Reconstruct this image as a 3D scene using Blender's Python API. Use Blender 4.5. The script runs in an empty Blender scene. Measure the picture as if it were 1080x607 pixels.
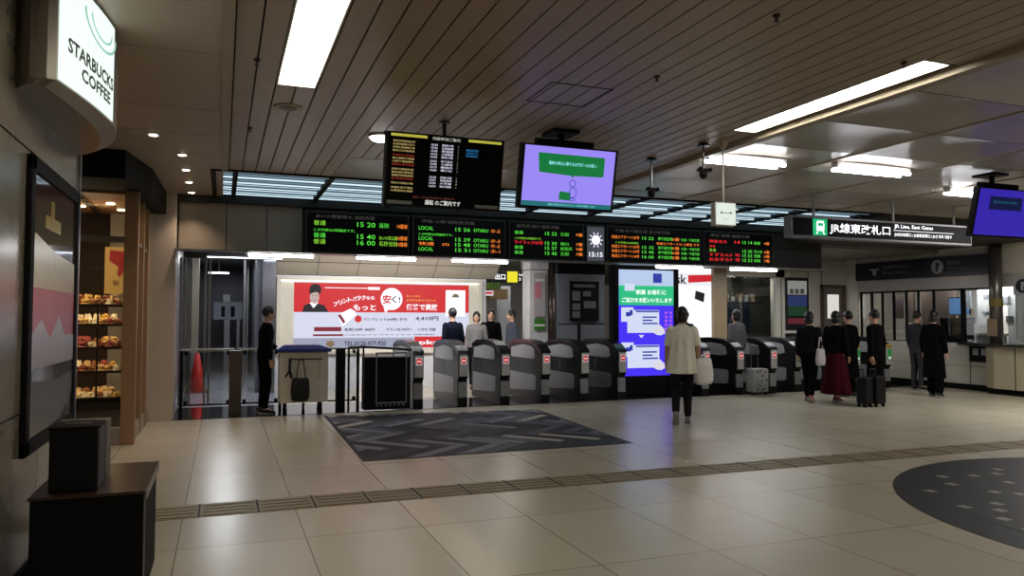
import bpy, bmesh, math, random
from mathutils import Vector, Matrix
random.seed(7)
S = bpy.context.scene
COL = S.collection
PI = math.pi

# ------------------------------------------------------------------ camera, world, exposure
cam_d = bpy.data.cameras.new('camera'); cam = bpy.data.objects.new('camera', cam_d); COL.objects.link(cam)
cam_d.sensor_fit = 'HORIZONTAL'; cam_d.sensor_width = 36.0; cam_d.lens = 801.5/1080*36
cam_d.clip_start = 0.05; cam_d.clip_end = 200
yaw, pitch, roll = math.radians(20.87), math.radians(2.22), math.radians(.16)
F = Vector((math.sin(yaw)*math.cos(pitch), math.cos(yaw)*math.cos(pitch), math.sin(pitch)))
Rt = Vector((math.cos(yaw), -math.sin(yaw), 0)); U = Rt.cross(F)
r_ = Rt*math.cos(roll)+U*math.sin(roll); u_ = -Rt*math.sin(roll)+U*math.cos(roll)
cam.matrix_world = Matrix(((r_.x, u_.x, -F.x, 0), (r_.y, u_.y, -F.y, 0), (r_.z, u_.z, -F.z, 1.5), (0, 0, 0, 1)))
S.camera = cam
S.view_settings.view_transform = 'Standard'; S.view_settings.look = 'None'
S.view_settings.gamma = 1; S.view_settings.use_curve_mapping = False
S.view_settings.exposure = 0.0
W = bpy.data.worlds.new('world'); S.world = W; W.use_nodes = True
W.node_tree.nodes['Background'].inputs[0].default_value = (.62, .55, .48, 1)
W.node_tree.nodes['Background'].inputs[1].default_value = 0.07

def area(name, loc, size, power, color=(1, 1, 1), rot=(0, 0, 0)):
    l = bpy.data.lights.new(name, 'AREA'); l.shape = 'RECTANGLE'; l.size, l.size_y = size
    l.energy = power; l.color = color
    o = bpy.data.objects.new(name, l); COL.objects.link(o); o.location = loc; o.rotation_euler = rot
    return o
LAMP_E = 21.0        # hall lamp diffusers
TUBE_E = 17.0        # bare tubes
# ceiling lamps further back in the hall, behind the photographer
area('unseen_hall_light', (0.51, -2.0, 3.25), (.3, 2.4), 26, (1, .93, .8))
area('unseen_hall_light', (4.67, -1.5, 3.25), (.26, 2.4), 26, (1, .93, .8))
area('unseen_hall_light', (8.5, 0.5, 3.2), (2.0, .2), 20, (.95, .95, 1))
# area lights beyond the gates, in the shop and hall; some added as fill
area('gate_hall_fill_light', (3.2, 13.6, 2.6), (3.6, .3), 120, (.97, .97, 1), (math.radians(35), 0, 0))  # added fill without a fixture, tilted to brighten the advertisement wall
area('unseen_hall_light', (12.4, 7.4, 3.2), (1.6, .3), 130, (1, .97, .93))  # added out of view to brighten the right wall
area('unseen_hall_light', (13.2, 2.0, 3.2), (2.0, .2), 60, (1, .97, .93))
area('window_fill_light', (11.9, 15.3, 2.48), (1.2, .1), 12, (1, .97, .92))  # added fill that brightens the goods behind the window
area('gate_hall_fill_light', (10.5, 13.6, 2.6), (4.4, .3), 60, (.95, .97, 1))  # added fill without a fixture, for the window shelf and right wall
area('concourse_lamp_light', (6.3, 17.6, 2.86), (1.2, 3), 54, (1, .96, .9))
area('passage_lamp_light', (.1, 17.5, 2.85), (.5, 5), 75, (.93, .96, 1))
area('shop_lamp_light', (-1.8, 10.35, 2.85), (1.2, .25), 29, (1, .74, .45))

# ------------------------------------------------------------------ materials
MATS = {}
def lin(c):
    return tuple(((v/255)/12.92 if v/255 <= .04045 else ((v/255+.055)/1.055)**2.4) for v in c)
def mat(name, rgb, rough=.6, metal=0, noise=.12, scale=6, emit=0, bump=0, spec=.5):
    if name in MATS: return MATS[name]
    m = bpy.data.materials.new(name); m.use_nodes = True; n = m.node_tree; b = n.nodes['Principled BSDF']
    c = lin(rgb)
    b.inputs['Roughness'].default_value = rough; b.inputs['Metallic'].default_value = metal
    b.inputs['Specular IOR Level'].default_value = spec
    tc = n.nodes.new('ShaderNodeTexCoord'); nz = n.nodes.new('ShaderNodeTexNoise')
    nz.inputs['Scale'].default_value = scale; nz.inputs['Detail'].default_value = 4
    n.links.new(tc.outputs['Object'], nz.inputs['Vector'])
    mx = n.nodes.new('ShaderNodeMix'); mx.data_type = 'RGBA'
    mx.inputs['A'].default_value = (*[v*(1-noise) for v in c], 1); mx.inputs['B'].default_value = (*[min(1, v*(1+noise)) for v in c], 1)
    n.links.new(nz.outputs['Fac'], mx.inputs['Factor']); n.links.new(mx.outputs['Result'], b.inputs['Base Color'])
    if emit:
        b.inputs['Emission Color'].default_value = (*c, 1); b.inputs['Emission Strength'].default_value = emit
    if bump:
        bp = n.nodes.new('ShaderNodeBump'); bp.inputs['Strength'].default_value = bump; bp.inputs['Distance'].default_value = .01
        n.links.new(nz.outputs['Fac'], bp.inputs['Height']); n.links.new(bp.outputs['Normal'], b.inputs['Normal'])
    MATS[name] = m; return m
def emis(name, rgb, e=1.0):
    """something that glows: a lamp, a screen, a backlit sign or its lettering"""
    if name in MATS: return MATS[name]
    m = bpy.data.materials.new(name); m.use_nodes = True; b = m.node_tree.nodes['Principled BSDF']
    b.inputs['Base Color'].default_value = (.02, .02, .02, 1); b.inputs['Roughness'].default_value = .5; b.inputs['Specular IOR Level'].default_value = .1
    b.inputs['Emission Color'].default_value = (*lin(rgb), 1); b.inputs['Emission Strength'].default_value = e
    MATS[name] = m; return m
def glass(name, tint=(230, 235, 235), alpha=.12, rough=.02):
    if name in MATS: return MATS[name]
    m = bpy.data.materials.new(name); m.use_nodes = True; n = m.node_tree; n.nodes.remove(n.nodes['Principled BSDF'])
    out = n.nodes['Material Output']; tr = n.nodes.new('ShaderNodeBsdfTransparent'); gl = n.nodes.new('ShaderNodeBsdfGlossy')
    gl.inputs['Roughness'].default_value = rough; tr.inputs['Color'].default_value = (*lin(tint), 1)
    fr = n.nodes.new('ShaderNodeFresnel'); fr.inputs['IOR'].default_value = 1.4
    ad = n.nodes.new('ShaderNodeMath'); ad.operation = 'ADD'; ad.use_clamp = True; ad.inputs[1].default_value = alpha
    n.links.new(fr.outputs[0], ad.inputs[0])
    mx = n.nodes.new('ShaderNodeMixShader'); n.links.new(ad.outputs[0], mx.inputs[0]); n.links.new(tr.outputs[0], mx.inputs[1]); n.links.new(gl.outputs[0], mx.inputs[2])
    n.links.new(mx.outputs[0], out.inputs['Surface']); MATS[name] = m; return m

def floor_material():
    m = bpy.data.materials.new('glazed_floor_tile'); m.use_nodes = True; n = m.node_tree; b = n.nodes['Principled BSDF']
    tc = n.nodes.new('ShaderNodeTexCoord'); mp = n.nodes.new('ShaderNodeMapping'); mp.inputs['Location'].default_value = (.25, -.55, 0)
    n.links.new(tc.outputs['Object'], mp.inputs['Vector'])
    br = n.nodes.new('ShaderNodeTexBrick'); br.offset = 0; br.inputs['Scale'].default_value = 1
    br.inputs['Brick Width'].default_value = .81; br.inputs['Row Height'].default_value = 1.21; br.inputs['Mortar Size'].default_value = .0045
    br.inputs['Mortar Smooth'].default_value = .3; br.inputs['Bias'].default_value = 0
    br.inputs['Color1'].default_value = (*lin((194, 185, 163)), 1); br.inputs['Color2'].default_value = (*lin((186, 177, 156)), 1)
    br.inputs['Mortar'].default_value = (*lin((112, 102, 82)), 1)
    n.links.new(mp.outputs[0], br.inputs['Vector'])
    nz = n.nodes.new('ShaderNodeTexNoise'); nz.inputs['Scale'].default_value = .9; nz.inputs['Detail'].default_value = 2
    n.links.new(tc.outputs['Object'], nz.inputs['Vector'])
    mr = n.nodes.new('ShaderNodeMapRange'); mr.inputs['To Min'].default_value = .9; mr.inputs['To Max'].default_value = 1.06
    n.links.new(nz.outputs['Fac'], mr.inputs['Value'])
    mu = n.nodes.new('ShaderNodeMix'); mu.data_type = 'RGBA'; mu.blend_type = 'MULTIPLY'; mu.inputs['Factor'].default_value = 1
    n.links.new(br.outputs['Color'], mu.inputs['A']); n.links.new(mr.outputs[0], mu.inputs['B'])
    n.links.new(mu.outputs['Result'], b.inputs['Base Color'])
    b.inputs['Roughness'].default_value = .27
    n2 = n.nodes.new('ShaderNodeTexNoise'); n2.inputs['Scale'].default_value = 5; n.links.new(tc.outputs['Object'], n2.inputs['Vector'])
    bp = n.nodes.new('ShaderNodeBump'); bp.inputs['Strength'].default_value = .05; bp.inputs['Distance'].default_value = .01
    return m

black = mat('black_plastic', (9, 9, 10), .4, spec=.3)
blackm = mat('black_matte_paint', (7, 7, 8), .7, spec=.2)
dark = mat('dark_grey_metal', (42, 42, 46), .4, .3)
steel = mat('brushed_steel', (150, 150, 152), .3, .9)
silver = mat('silver_paint', (140, 140, 140), .4, .4)
grey = mat('grey_paint', (118, 118, 118), .45)
white = mat('white_paint', (215, 212, 205), .5)

# ------------------------------------------------------------------ mesh helpers
class MB:
    def __init__(s): s.bm = bmesh.new(); s.mi = 0
    def _new(s, verts):
        for v in verts:
            for f in v.link_faces: f.material_index = s.mi
    def box(s, x0, x1, y0, y1, z0, z1, M=None, bevel=0):
        r = bmesh.ops.create_cube(s.bm, size=1)
        T = Matrix.Translation(((x0+x1)/2, (y0+y1)/2, (z0+z1)/2)) @ Matrix.Diagonal((abs(x1-x0), abs(y1-y0), abs(z1-z0), 1))
        if M is not None: T = M @ T
        bmesh.ops.transform(s.bm, matrix=T, verts=r['verts']); s._new(r['verts'])
        if bevel:
            es = list({e for v in r['verts'] for e in v.link_edges})
            rr = bmesh.ops.bevel(s.bm, geom=es, offset=bevel, segments=2, affect='EDGES', profile=.5)
            for f in rr['faces']: f.material_index = s.mi
        return s
    def cyl(s, a, b, r, r2=None, seg=16):
        a, b = Vector(a), Vector(b); d = b-a
        rr = bmesh.ops.create_cone(s.bm, cap_ends=True, segments=seg, radius1=r, radius2=r if r2 is None else r2, depth=d.length)
        bmesh.ops.transform(s.bm, matrix=Matrix.Translation((a+b)/2) @ d.to_track_quat('Z', 'Y').to_matrix().to_4x4(), verts=rr['verts'])
        s._new(rr['verts']); return s
    def path(s, pts, r, seg=10):
        for a, b in zip(pts, pts[1:]): s.cyl(a, b, r, seg=seg)
        for p in pts[1:-1]: s.ball(p, (r, r, r), 8)
        return s
    def ball(s, c, r, seg=16, M=None):
        rr = bmesh.ops.create_uvsphere(s.bm, u_segments=seg, v_segments=max(6, seg//2+2), radius=1)
        T = Matrix.Translation(c) @ (M or Matrix()) @ Matrix.Diagonal((*r, 1))
        bmesh.ops.transform(s.bm, matrix=T, verts=rr['verts']); s._new(rr['verts']); return s
    def prism(s, poly, h0, h1, axis='x'):
        """polygon in the other two axes, extruded along axis"""
        def P(u, v, h): return {'x': (h, u, v), 'y': (u, h, v), 'z': (u, v, h)}[axis]
        A = [s.bm.verts.new(P(u, v, h0)) for u, v in poly]; B = [s.bm.verts.new(P(u, v, h1)) for u, v in poly]
        fs = [s.bm.faces.new(A), s.bm.faces.new(B[::-1])]
        for i in range(len(A)):
            j = (i+1) % len(A); fs.append(s.bm.faces.new((A[i], B[i], B[j], A[j])))
        for f in fs: f.material_index = s.mi
        bmesh.ops.recalc_face_normals(s.bm, faces=fs); return s
    def loft(s, rings, cap=True):
        R = [[s.bm.verts.new(p) for p in ring] for ring in rings]; fs = []
        for a, b in zip(R, R[1:]):
            for i in range(len(a)):
                j = (i+1) % len(a); fs.append(s.bm.faces.new((a[i], a[j], b[j], b[i])))
        if cap: fs += [s.bm.faces.new(R[0][::-1]), s.bm.faces.new(R[-1])]
        for f in fs: f.material_index = s.mi
        bmesh.ops.recalc_face_normals(s.bm, faces=fs); return s
    def cap(s, a, b, ra, rb, seg=14):
        """tapered capsule"""
        a, b = Vector(a), Vector(b); d = b-a; L = d.length; q = d.to_track_quat('Z', 'Y').to_matrix()
        prof = [(-ra*.98, .2*ra), (-ra*.7, .71*ra), (0, ra), (L, rb), (L+rb*.7, .71*rb), (L+rb*.98, .2*rb)]
        rings = [[a+q @ Vector((r*math.cos(2*PI*k/seg), r*math.sin(2*PI*k/seg), z)) for k in range(seg)] for z, r in prof]
        return s.loft(rings)
    def quad(s, pts):
        f = s.bm.faces.new([s.bm.verts.new(p) for p in pts]); f.material_index = s.mi; return s
    def text(s, body, o, xd=(1, 0, 0), yd=(0, 0, 1), h=.1, width=None, align='l', bold=0.0, off=0, warp=None):
        c = bpy.data.curves.new('t', 'FONT'); c.body = body; c.size = 1; c.offset = bold; c.resolution_u = 2
        t = bpy.data.objects.new('t', c); COL.objects.link(t); bpy.context.view_layer.update()
        dg = bpy.context.evaluated_depsgraph_get(); me = bpy.data.meshes.new_from_object(t.evaluated_get(dg))
        xs = [v.co.x for v in me.vertices] or [0]; ys = [v.co.y for v in me.vertices] or [0]
        x0, x1, y0, y1 = min(xs), max(xs), min(ys), max(ys); sy = h/max(y1-y0, .01); sx = sy
        if width: sx = width/max(x1-x0, .01)
        dx = {'l': 0, 'c': -.5, 'r': -1}[align]*(x1-x0)
        X, Y = Vector(xd), Vector(yd); N = X.cross(Y); O = Vector(o)
        vs = []
        for v in me.vertices:
            a, b = (v.co.x-x0+dx)*sx, (v.co.y-y0)*sy
            vs.append(s.bm.verts.new(warp(a, b) if warp else O+X*a+Y*b+N*off))
        for p in me.polygons:
            try: f = s.bm.faces.new([vs[i] for i in p.vertices]); f.material_index = s.mi
            except ValueError: pass
        bpy.data.objects.remove(t); bpy.data.curves.remove(c); bpy.data.meshes.remove(me); return s

def wloc(o):
    v = Vector((0, 0, 0))
    while o is not None: v += o.location; o = o.parent
    return v
def ob(name, mb, m, parent=None, smooth=False, loc=None):
    me = bpy.data.meshes.new(name); 
    off = wloc(parent) if parent else Vector((0, 0, 0))
    if loc is not None: off = Vector(loc)
    bmesh.ops.translate(mb.bm, vec=-off, verts=mb.bm.verts)
    mb.bm.to_mesh(me); mb.bm.free()
    for mm in (m if isinstance(m, (list, tuple)) else [m]): me.materials.append(mm)
    if smooth:
        for p in me.polygons: p.use_smooth = True
    o = bpy.data.objects.new(name, me); COL.objects.link(o); o.parent = parent
    if loc is not None: o.location = loc
    return o
def thing(name, label, cat, loc=(0, 0, 0), group=None):
    o = bpy.data.objects.new(name, None); COL.objects.link(o); o.location = loc; o.empty_display_size = .1
    o['label'] = label; o['category'] = cat
    if group: o['group'] = group
    return o
def tag(o, label, cat, group=None, kind=None):
    o['label'] = label; o['category'] = cat
    if group: o['group'] = group
    if kind: o['kind'] = kind
    return o
def struct(name, mb, m, parent=None):
    o = ob(name, mb, m, parent)
    if parent is None: o['kind'] = 'structure'
    return o
def dup(root, loc, label=None, group=None, rotz=None):
    r = root.copy(); COL.objects.link(r); r.location = loc
    if rotz is not None: r.rotation_euler = (0, 0, rotz)
    if label: r['label'] = label
    if group: r['group'] = group
    for ch in list(root.children):
        c = ch.copy(); COL.objects.link(c); c.parent = r
        for g in ch.children:
            d = g.copy(); COL.objects.link(d); d.parent = c
    return r

# ------------------------------------------------------------------ floor
struct('floor', MB().box(-4, 20, -7, 34, -.1, 0), floor_material())
struct('gate_floor', MB().prism([(-.66, 12.02), (6.5, 12.3), (14.75, 12.65), (14.75, 13.6), (-.66, 13.6)], 0.0, .006, 'z'), mat('dark_polished_granite', (22, 20, 21), .1, 0, .3, 30))
tp = MB()
x = -1.0
tp.mi = 0; tp.box(-1.0, 16.0, 6.2, 6.62, 0, .003)
tp.mi = 1
while x < 16:
    for k in range(4): tp.box(x+.03, x+.40, 6.235+k*.1, 6.275+k*.1, .003, .007)
    x += .43
tp.mi = 2; x = -1.0
while x < 16: tp.box(x-.007, x+.007, 6.2, 6.62, .003, .005); x += .43
o = struct('tactile_paving', tp, [mat('tactile_tile', (128, 114, 84), .5, 0, .2), mat('tactile_bar', (136, 122, 92), .5, 0, .2), mat('tactile_joint', (48, 42, 32), .8)])

# inlaid rectangle of woven stone bars
def inlay():
    quadc = [(1.47, 11.86), (1.39, 7.98), (4.63, 8.05), (4.83, 11.5)]
    mb = MB(); mb.mi = 0; mb.prism(quadc, 0, .002, 'z')
    t = bmesh.new(); w = .17; L = 5
    rnd = random.Random(3)
    def bar(u, v, lu, lv, mi):
        g = .012
        f = t.faces.new([t.verts.new(p) for p in ((u+g, v+g, .004), (u+lu-g, v+g, .004), (u+lu-g, v+lv-g, .004), (u+g, v+lv-g, .004))]); f.material_index = mi
    n = 26
    for i in range(-n, n):
        for j in range(-n, n):
            k = (i-j) % (2*L)
            # herringbone of long bars
            if k == 0: bar(i*w, j*w, L*w, w, rnd.choice([1, 2, 2, 3, 3, 4, 5, 5]))
            if k == 2*L-1: bar(i*w, j*w, w, L*w, rnd.choice([1, 1, 2, 2, 3, 4, 5]))
    bmesh.ops.rotate(t, cent=(0, 0, 0), matrix=Matrix.Rotation(math.radians(131), 3, 'Z'), verts=t.verts)
    bmesh.ops.translate(t, vec=(3.1, 9.8, 0), verts=t.verts)
    for a, b in zip(quadc, quadc[1:]+quadc[:1]):
        d = Vector((b[0]-a[0], b[1]-a[1], 0)); nrm = Vector((d.y, -d.x, 0)).normalized()  # outward? polygon is counter-clockwise seen from below
        c = Vector((3.1, 9.8, 0)); 
        if (c-Vector((a[0], a[1], 0))).dot(nrm) > 0: nrm = -nrm
        p = Vector((a[0], a[1], 0))-nrm*.05
        bmesh.ops.bisect_plane(t, geom=t.verts[:]+t.edges[:]+t.faces[:], plane_co=p, plane_no=nrm, clear_outer=True)
    me = bpy.data.meshes.new('tmp'); t.to_mesh(me); t.free(); mb.bm.from_mesh(me); bpy.data.meshes.remove(me)
    ms = [mat('inlay_border', (34, 34, 40), .6, spec=.25)] + [mat('inlay_stone_%s' % n_, c, .6, 0, .2, 12, spec=.25) for n_, c in
          (('charcoal', (50, 50, 58)), ('slate', (88, 88, 100)), ('ash', (126, 126, 136)), ('pale', (176, 168, 156)), ('brown', (28, 22, 22)))]
    struct('inlaid_floor_panel', mb, ms)
inlay()
def disc_inlay():
    mb = MB(); cx, cy, R = 7.35, 3.45, 2.45
    mb.mi = 0; mb.prism([(cx+R*math.cos(a*PI/48), cy+R*math.sin(a*PI/48)) for a in range(96)], 0, .003, 'z')
    mb.mi = 1; mb.prism([(cx+2.1*math.cos(a*PI/48), cy+2.1*math.sin(a*PI/48)) for a in range(96)], .003, .0045, 'z')
    mb.mi = 2
    sq = [(5.78, 4.93), (6.2, 5.07), (6.42, 5.34), (6.73, 5.26), (7.02, 5.25), (6.76, 4.94), (6.27, 4.71), (5.55, 4.43), (5.89, 4.41), (5.71, 4.25), (5.49, 4.06), (5.4, 3.79), (6.4, 4.58), (7.24, 5.4)]
    rnd = random.Random(5)
    for k in range(26): sq.append((cx+rnd.uniform(-.4, 1.9), cy+rnd.uniform(-1.7, 1.3)))
    for x, y in sq: mb.box(x-.045, x+.045, y-.045, y+.045, .0045, .0055)
    struct('round_floor_inlay', mb, [mat('black_floor_ring', (22, 21, 22), .5, 0, .3, 40, spec=.25), mat('black_floor_granite', (27, 26, 27), .5, 0, .5, 60, spec=.25), mat('pale_floor_square', (128, 126, 120), .5)])
disc_inlay()

# ------------------------------------------------------------------ ceiling
slat = mat('ceiling_slat', (158, 141, 118), .42, 0, .08, 3)
groove = mat('ceiling_groove', (14, 12, 10), .9)
panelc = mat('ceiling_panel', (150, 138, 122), .35, 0, .08, 2)
cof = mat('coffer_panel', (168, 160, 150), .3, 0, .08, 1.5)
beige = mat('ceiling_trim_paint', (160, 146, 124), .5)
H = 3.3
cm = MB(); cm.mi = 1; cm.box(-4, 4.95, -7, 9.9, H+.03, H+.12); cm.box(4.95, 20, -7, 9.9, H+.06, H+.12)        # dark void above the slats
cm.mi = 0
x = .05; k = 0
while x < 4.9:
    x1 = min(x+.155, 4.9)
    y1 = 9.88 if x < 1.28 else 8.62
    segs = [(-7, y1)]
    if .35 <= x+.01 < .66: segs = [(-7, -3.25), (-.75, 1.0), (6.09, y1)]
    if 4.53 <= x+.01 < 4.8: segs = [(-7, -3.25), (-.75, 3.85), (6.0, y1)]
    for a, b in segs: cm.box(x+.006, x1-.006, a, b, H, H+.03)
    x = x1
struct('ceiling', cm, [slat, groove])
cm = MB(); cm.mi = 0
for a, b in ((1.29, 3.0), (3.008, 4.89)): cm.box(a, b, 8.63, 9.88, H, H+.03)
cm.mi = 1
for k in range(-5, 12):      # right part of the hall: broad smooth panels, softly dished
    for j in range(8):
        xa, xb = 4.98+1.5*j+(0 if j else 0), 4.98+1.5*(j+1); ya, yb = 3.45+.98*k, 3.45+.98*(k+1)
        if ya > 9.8: continue
        yb = min(yb, 9.86); n = 4; rows = []
        for a in range(n+1):
            rows.append([cm.bm.verts.new((xa+.01+(xb-xa-.02)*c/4, ya+.006+(yb-ya-.012)*a/n, H+.004+.035*math.sin(PI*a/n)*math.sin(PI*c/4))) for c in range(5)])
        for a in range(n):
            for c in range(4):
                f = cm.bm.faces.new((rows[a][c], rows[a+1][c], rows[a+1][c+1], rows[a][c+1])); f.material_index = 1; f.smooth = True
cm.mi = 2
for j in range(1, 8): cm.box(4.98+1.5*j-.012, 4.98+1.5*j+.012, -2, 9.86, H-.008, H+.02)
cm.box(4.88, 4.98, -7, 9.86, H-.05, H+.03)
struct('ceiling_coffer_panels', cm, [panelc, cof, beige])
cm = MB()
ys = [-4.4, -2.9, -1.4, .1, 1.6, 3.1, 4.3, 5.54, 7.07, 8.03, 9.0, 9.75, 12.2]
for a, b in zip(ys, ys[1:]):
    for xa, xb in ((-3.2, -1.5), (-1.49, -.02)): cm.box(xa+.004, xb-.004, a+.006, b-.006, H-.005, H+.03)
cm.mi = 1; cm.box(-.03, .045, -7, 9.76, H-.03, H+.03); cm.box(-.03, -.015, 9.76, 12.2, H-.02, H+.03)
cm.mi = 0; cm.box(-3.2, -.03, 12.2, 12.9, H, H+.03)
struct('ceiling_side_panels', cm, [mat('side_ceiling_panel', (172, 158, 140), .45, 0, .1, 1), beige])
# access hatch outline
hm = MB()
for a in ((2.33, 2.86, 5.26, 5.268), (2.33, 2.86, 5.785, 5.793), (2.33, 2.338, 5.26, 5.79), (2.852, 2.86, 5.26, 5.79)): hm.box(*a, H-.004, H)
struct('trim_1', hm, groove)

# luminous louvred ceiling above the gate line
lum_e = [emis('louvre_glow_blue', (112, 140, 154), .75), emis('louvre_glow_white', (205, 222, 228), .95)]
lm = MB(); lm.mi = 0; lm.box(-.13, 10.6, 9.92, 12.14, H+.05, H+.06)
struct('luminous_ceiling', lm, lum_e[0])
xs = [-.13, .13, 1.31, 2.48, 3.65, 4.82, 5.99, 7.05, 8.15, 9.2, 10.6]
t = thing('louvre_grid', 'dark ceiling louvre grid under bluish glowing panels above the departure boards', 'ceiling grid', (-.13, 9.92, H))
g = MB()
for x in xs: g.box(x-.03, x+.03, 9.9, 12.16, H-.02, H+.1)
g.box(-.16, 10.63, 9.88, 9.93, H-.02, H+.1); g.box(-.16, 10.63, 12.12, 12.16, H-.02, H+.1)
ob('frame', g, blackm, t)
g = MB()
for k in range(1, 11): g.box(-.13, 10.6, 9.92+k*.205-.006, 9.92+k*.205+.006, H, H+.012)
ob('louvre_blade', g, mat('louvre_blade', (90, 104, 112), .35, .6), t)
t['kind'] = 'structure'
for i, y in enumerate((10.15, 10.6, 11.05, 11.5, 11.95)):
    g = MB().cyl((-.1, y, H+.03), (10.55, y, H+.03), .02, seg=8)
    tag(ob('fluorescent_tube', g, emis('louvre_tube', (205, 228, 240), 1.3), loc=(-.1, y, H+.03)),
        'fluorescent tube row behind the bluish ceiling louvre, %s from the front' % ('first', 'second', 'third', 'fourth', 'last')[i], 'lamp', 'tube rows behind the ceiling louvre')
# soffit at the right end of the louvres, coloured dark for its shade, and ceiling over the hall beyond the gates
struct('ceiling_soffit', MB().box(10.63, 16.5, 9.88, 15.2, 3.02, 3.4), mat('soffit_in_shade', (58, 54, 50), .7))
struct('ceiling_gate_hall', MB().box(-1.0, 16.5, 12.32, 30, 2.95, 3.1), mat('gate_hall_ceiling', (120, 118, 112), .6))

# ------------------------------------------------------------------ fascia with the boards
fc = MB(); fasc = mat('fascia_panel', (146, 134, 118), .5, 0, .08, 2)
fc.mi = 1; fc.box(-.66, 11.4, 12.2, 12.32, 2.48, H+.1)
fc.mi = 0
xs2 = [-.62, .04, .62, 1.15]
for a, b in zip(xs2, xs2[1:]): fc.box(a+.006, b-.006, 12.18, 12.2, 2.485, H-.1)
fc.mi = 1; fc.box(-.66, 11.4, 12.08, 12.22, H-.1, H)
fc.mi = 2; fc.box(-.66, 11.4, 11.95, 12.3, 2.472, 2.485)
struct('wall_fascia', fc, [fasc, mat('fascia_dark', (34, 32, 30), .6), mat('fascia_underside', (120, 116, 110), .35, .4)])

# strip lights under the fascia
def strip(x0, x1, lab):
    t = thing('strip_light', lab, 'lamp', ((x0+x1)/2, 12.1, 2.44), 'tube lights under the departure boards')
    ob('holder', MB().box(x0-.03, x1+.03, 12.06, 12.14, 2.455, 2.476), white, t)
    ob('tube', MB().cyl((x0, 12.1, 2.435), (x1, 12.1, 2.435), .022, seg=12), emis('strip_tube', (255, 250, 255), TUBE_E), t, True)
for x0, x1, lab in ((.36, 1.31, 'leftmost tube light, under the grey fascia left of the boards'), (1.98, 2.93, 'tube light under the leftmost departure board'),
                    (3.55, 4.53, 'tube light under the second departure board with LOCAL lines'), (7.45, 8.45, 'tube light under the orange departure board, above the blue advertising screen'),
                    (9.1, 10.18, 'rightmost tube light, under the red departure board')): strip(x0, x1, lab)

# ------------------------------------------------------------------ departure boards
GR, OR, RD, DG, WH, YG = (emis('led_green', (90, 235, 70), 1.0), emis('led_orange', (255, 135, 50), 1.15), emis('led_red', (255, 45, 50), 1.1),
                          emis('led_header_grey', (88, 84, 78), .7), emis('led_white', (240, 240, 255), 1.2), emis('led_lime', (150, 230, 60), .9))
bs = emis('board_screen', (10, 12, 14), 1.0)
def board(x0, x1, label, rows, header):
    t = thing('departure_board', label, 'display board', ((x0+x1)/2, 12.1, 2.47), 'LED departure boards over the gates')
    ob('housing', MB().box(x0, x1, 11.98, 12.18, 2.49, 3.14, bevel=.008), mat('board_housing', (26, 26, 28), .5), t)
    ob('screen', MB().box(x0+.03, x1-.03, 11.972, 11.98, 2.51, 3.11), mat('board_glass', (5, 5, 6), .4, spec=.12), t)
    w = x1-x0-.12; z0 = 2.94; ox = x0+.08
    hd = MB().text(header, (ox+w*.05, 11.97, 3.03), h=.055, width=w*.6); ob('header_lettering', hd, DG, t)
    parts = {}
    for (col, s, u0, u1, row, hh) in rows:
        mb = parts.setdefault((col, row), MB()); zz = 2.915-row*.093
        mb.text(s, (ox+w*u0, 11.97, zz), h=hh, width=w*(u1-u0), bold=.003)
    for (col, _row), mb in parts.items(): ob({'g': 'green', 'o': 'orange', 'r': 'red', 'y': 'lime', 'w': 'white'}[col]+'_lettering', mb, {'g': GR, 'o': OR, 'r': RD, 'y': YG, 'w': WH}[col], t)
    return t
B = .075
board(1.17, 2.80, 'leftmost departure board, green rows 15 20, 15 40 and 16 00', [
    ('y', '普通', .03, .15, 0, B), ('g', '15 20', .47, .66, 0, B), ('g', '当別', .70, .80, 0, B), ('o', '10番線', .89, 1, 0, B*.95),
    ('g', 'この列車は3両編成です。', .03, .45, 1, .045), ('g', '普通', .03, .15, 2.05, B), ('g', '15 40', .47, .66, 2.05, B), ('y', 'あいの里公園', .70, .89, 2.05, B*.8), ('o', '10番線', .89, 1, 2.05, B*.95),
    ('y', '普通', .03, .15, 3.1, B), ('g', '16 00', .47, .66, 3.1, B), ('y', '石狩当別', .70, .89, 3.1, B), ('o', '10番線', .89, 1, 3.1, B*.95)], 'あいの里教育大 当別方面')
B = .058
board(2.84, 4.46, 'second departure board from the left, green rows reading LOCAL', [
    ('g', 'LOCAL', .02, .18, 0, .06), ('g', '15 26', .43, .60, 0, B), ('g', 'OTARU', .64, .81, 0, .055), ('o', 'ホ-2', .84, .95, 0, B),
    ('g', 'この列車は3両編成です。', .02, .4, .95, .04), ('g', 'LOCAL', .02, .18, 1.8, .06), ('g', '15 39', .43, .60, 1.8, B), ('g', 'OTARU', .64, .81, 1.8, .055), ('o', 'ホ-3', .84, .95, 1.8, B),
    ('o', '快速', .02, .19, 2.7, B), ('o', '(S)', .28, .36, 2.7, B*.8), ('g', '15 48', .43, .60, 2.7, B), ('g', 'OTARU', .64, .81, 2.7, .055), ('o', 'ホ-2', .84, .95, 2.7, B),
    ('g', 'LOCAL', .02, .18, 3.65, .06), ('g', '15 51', .43, .60, 3.65, B), ('g', 'OTARU', .64, .81, 3.65, .055), ('o', 'ホ-1', .84, .95, 3.65, B)], '手稲 小樽 倶知安方面')
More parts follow.
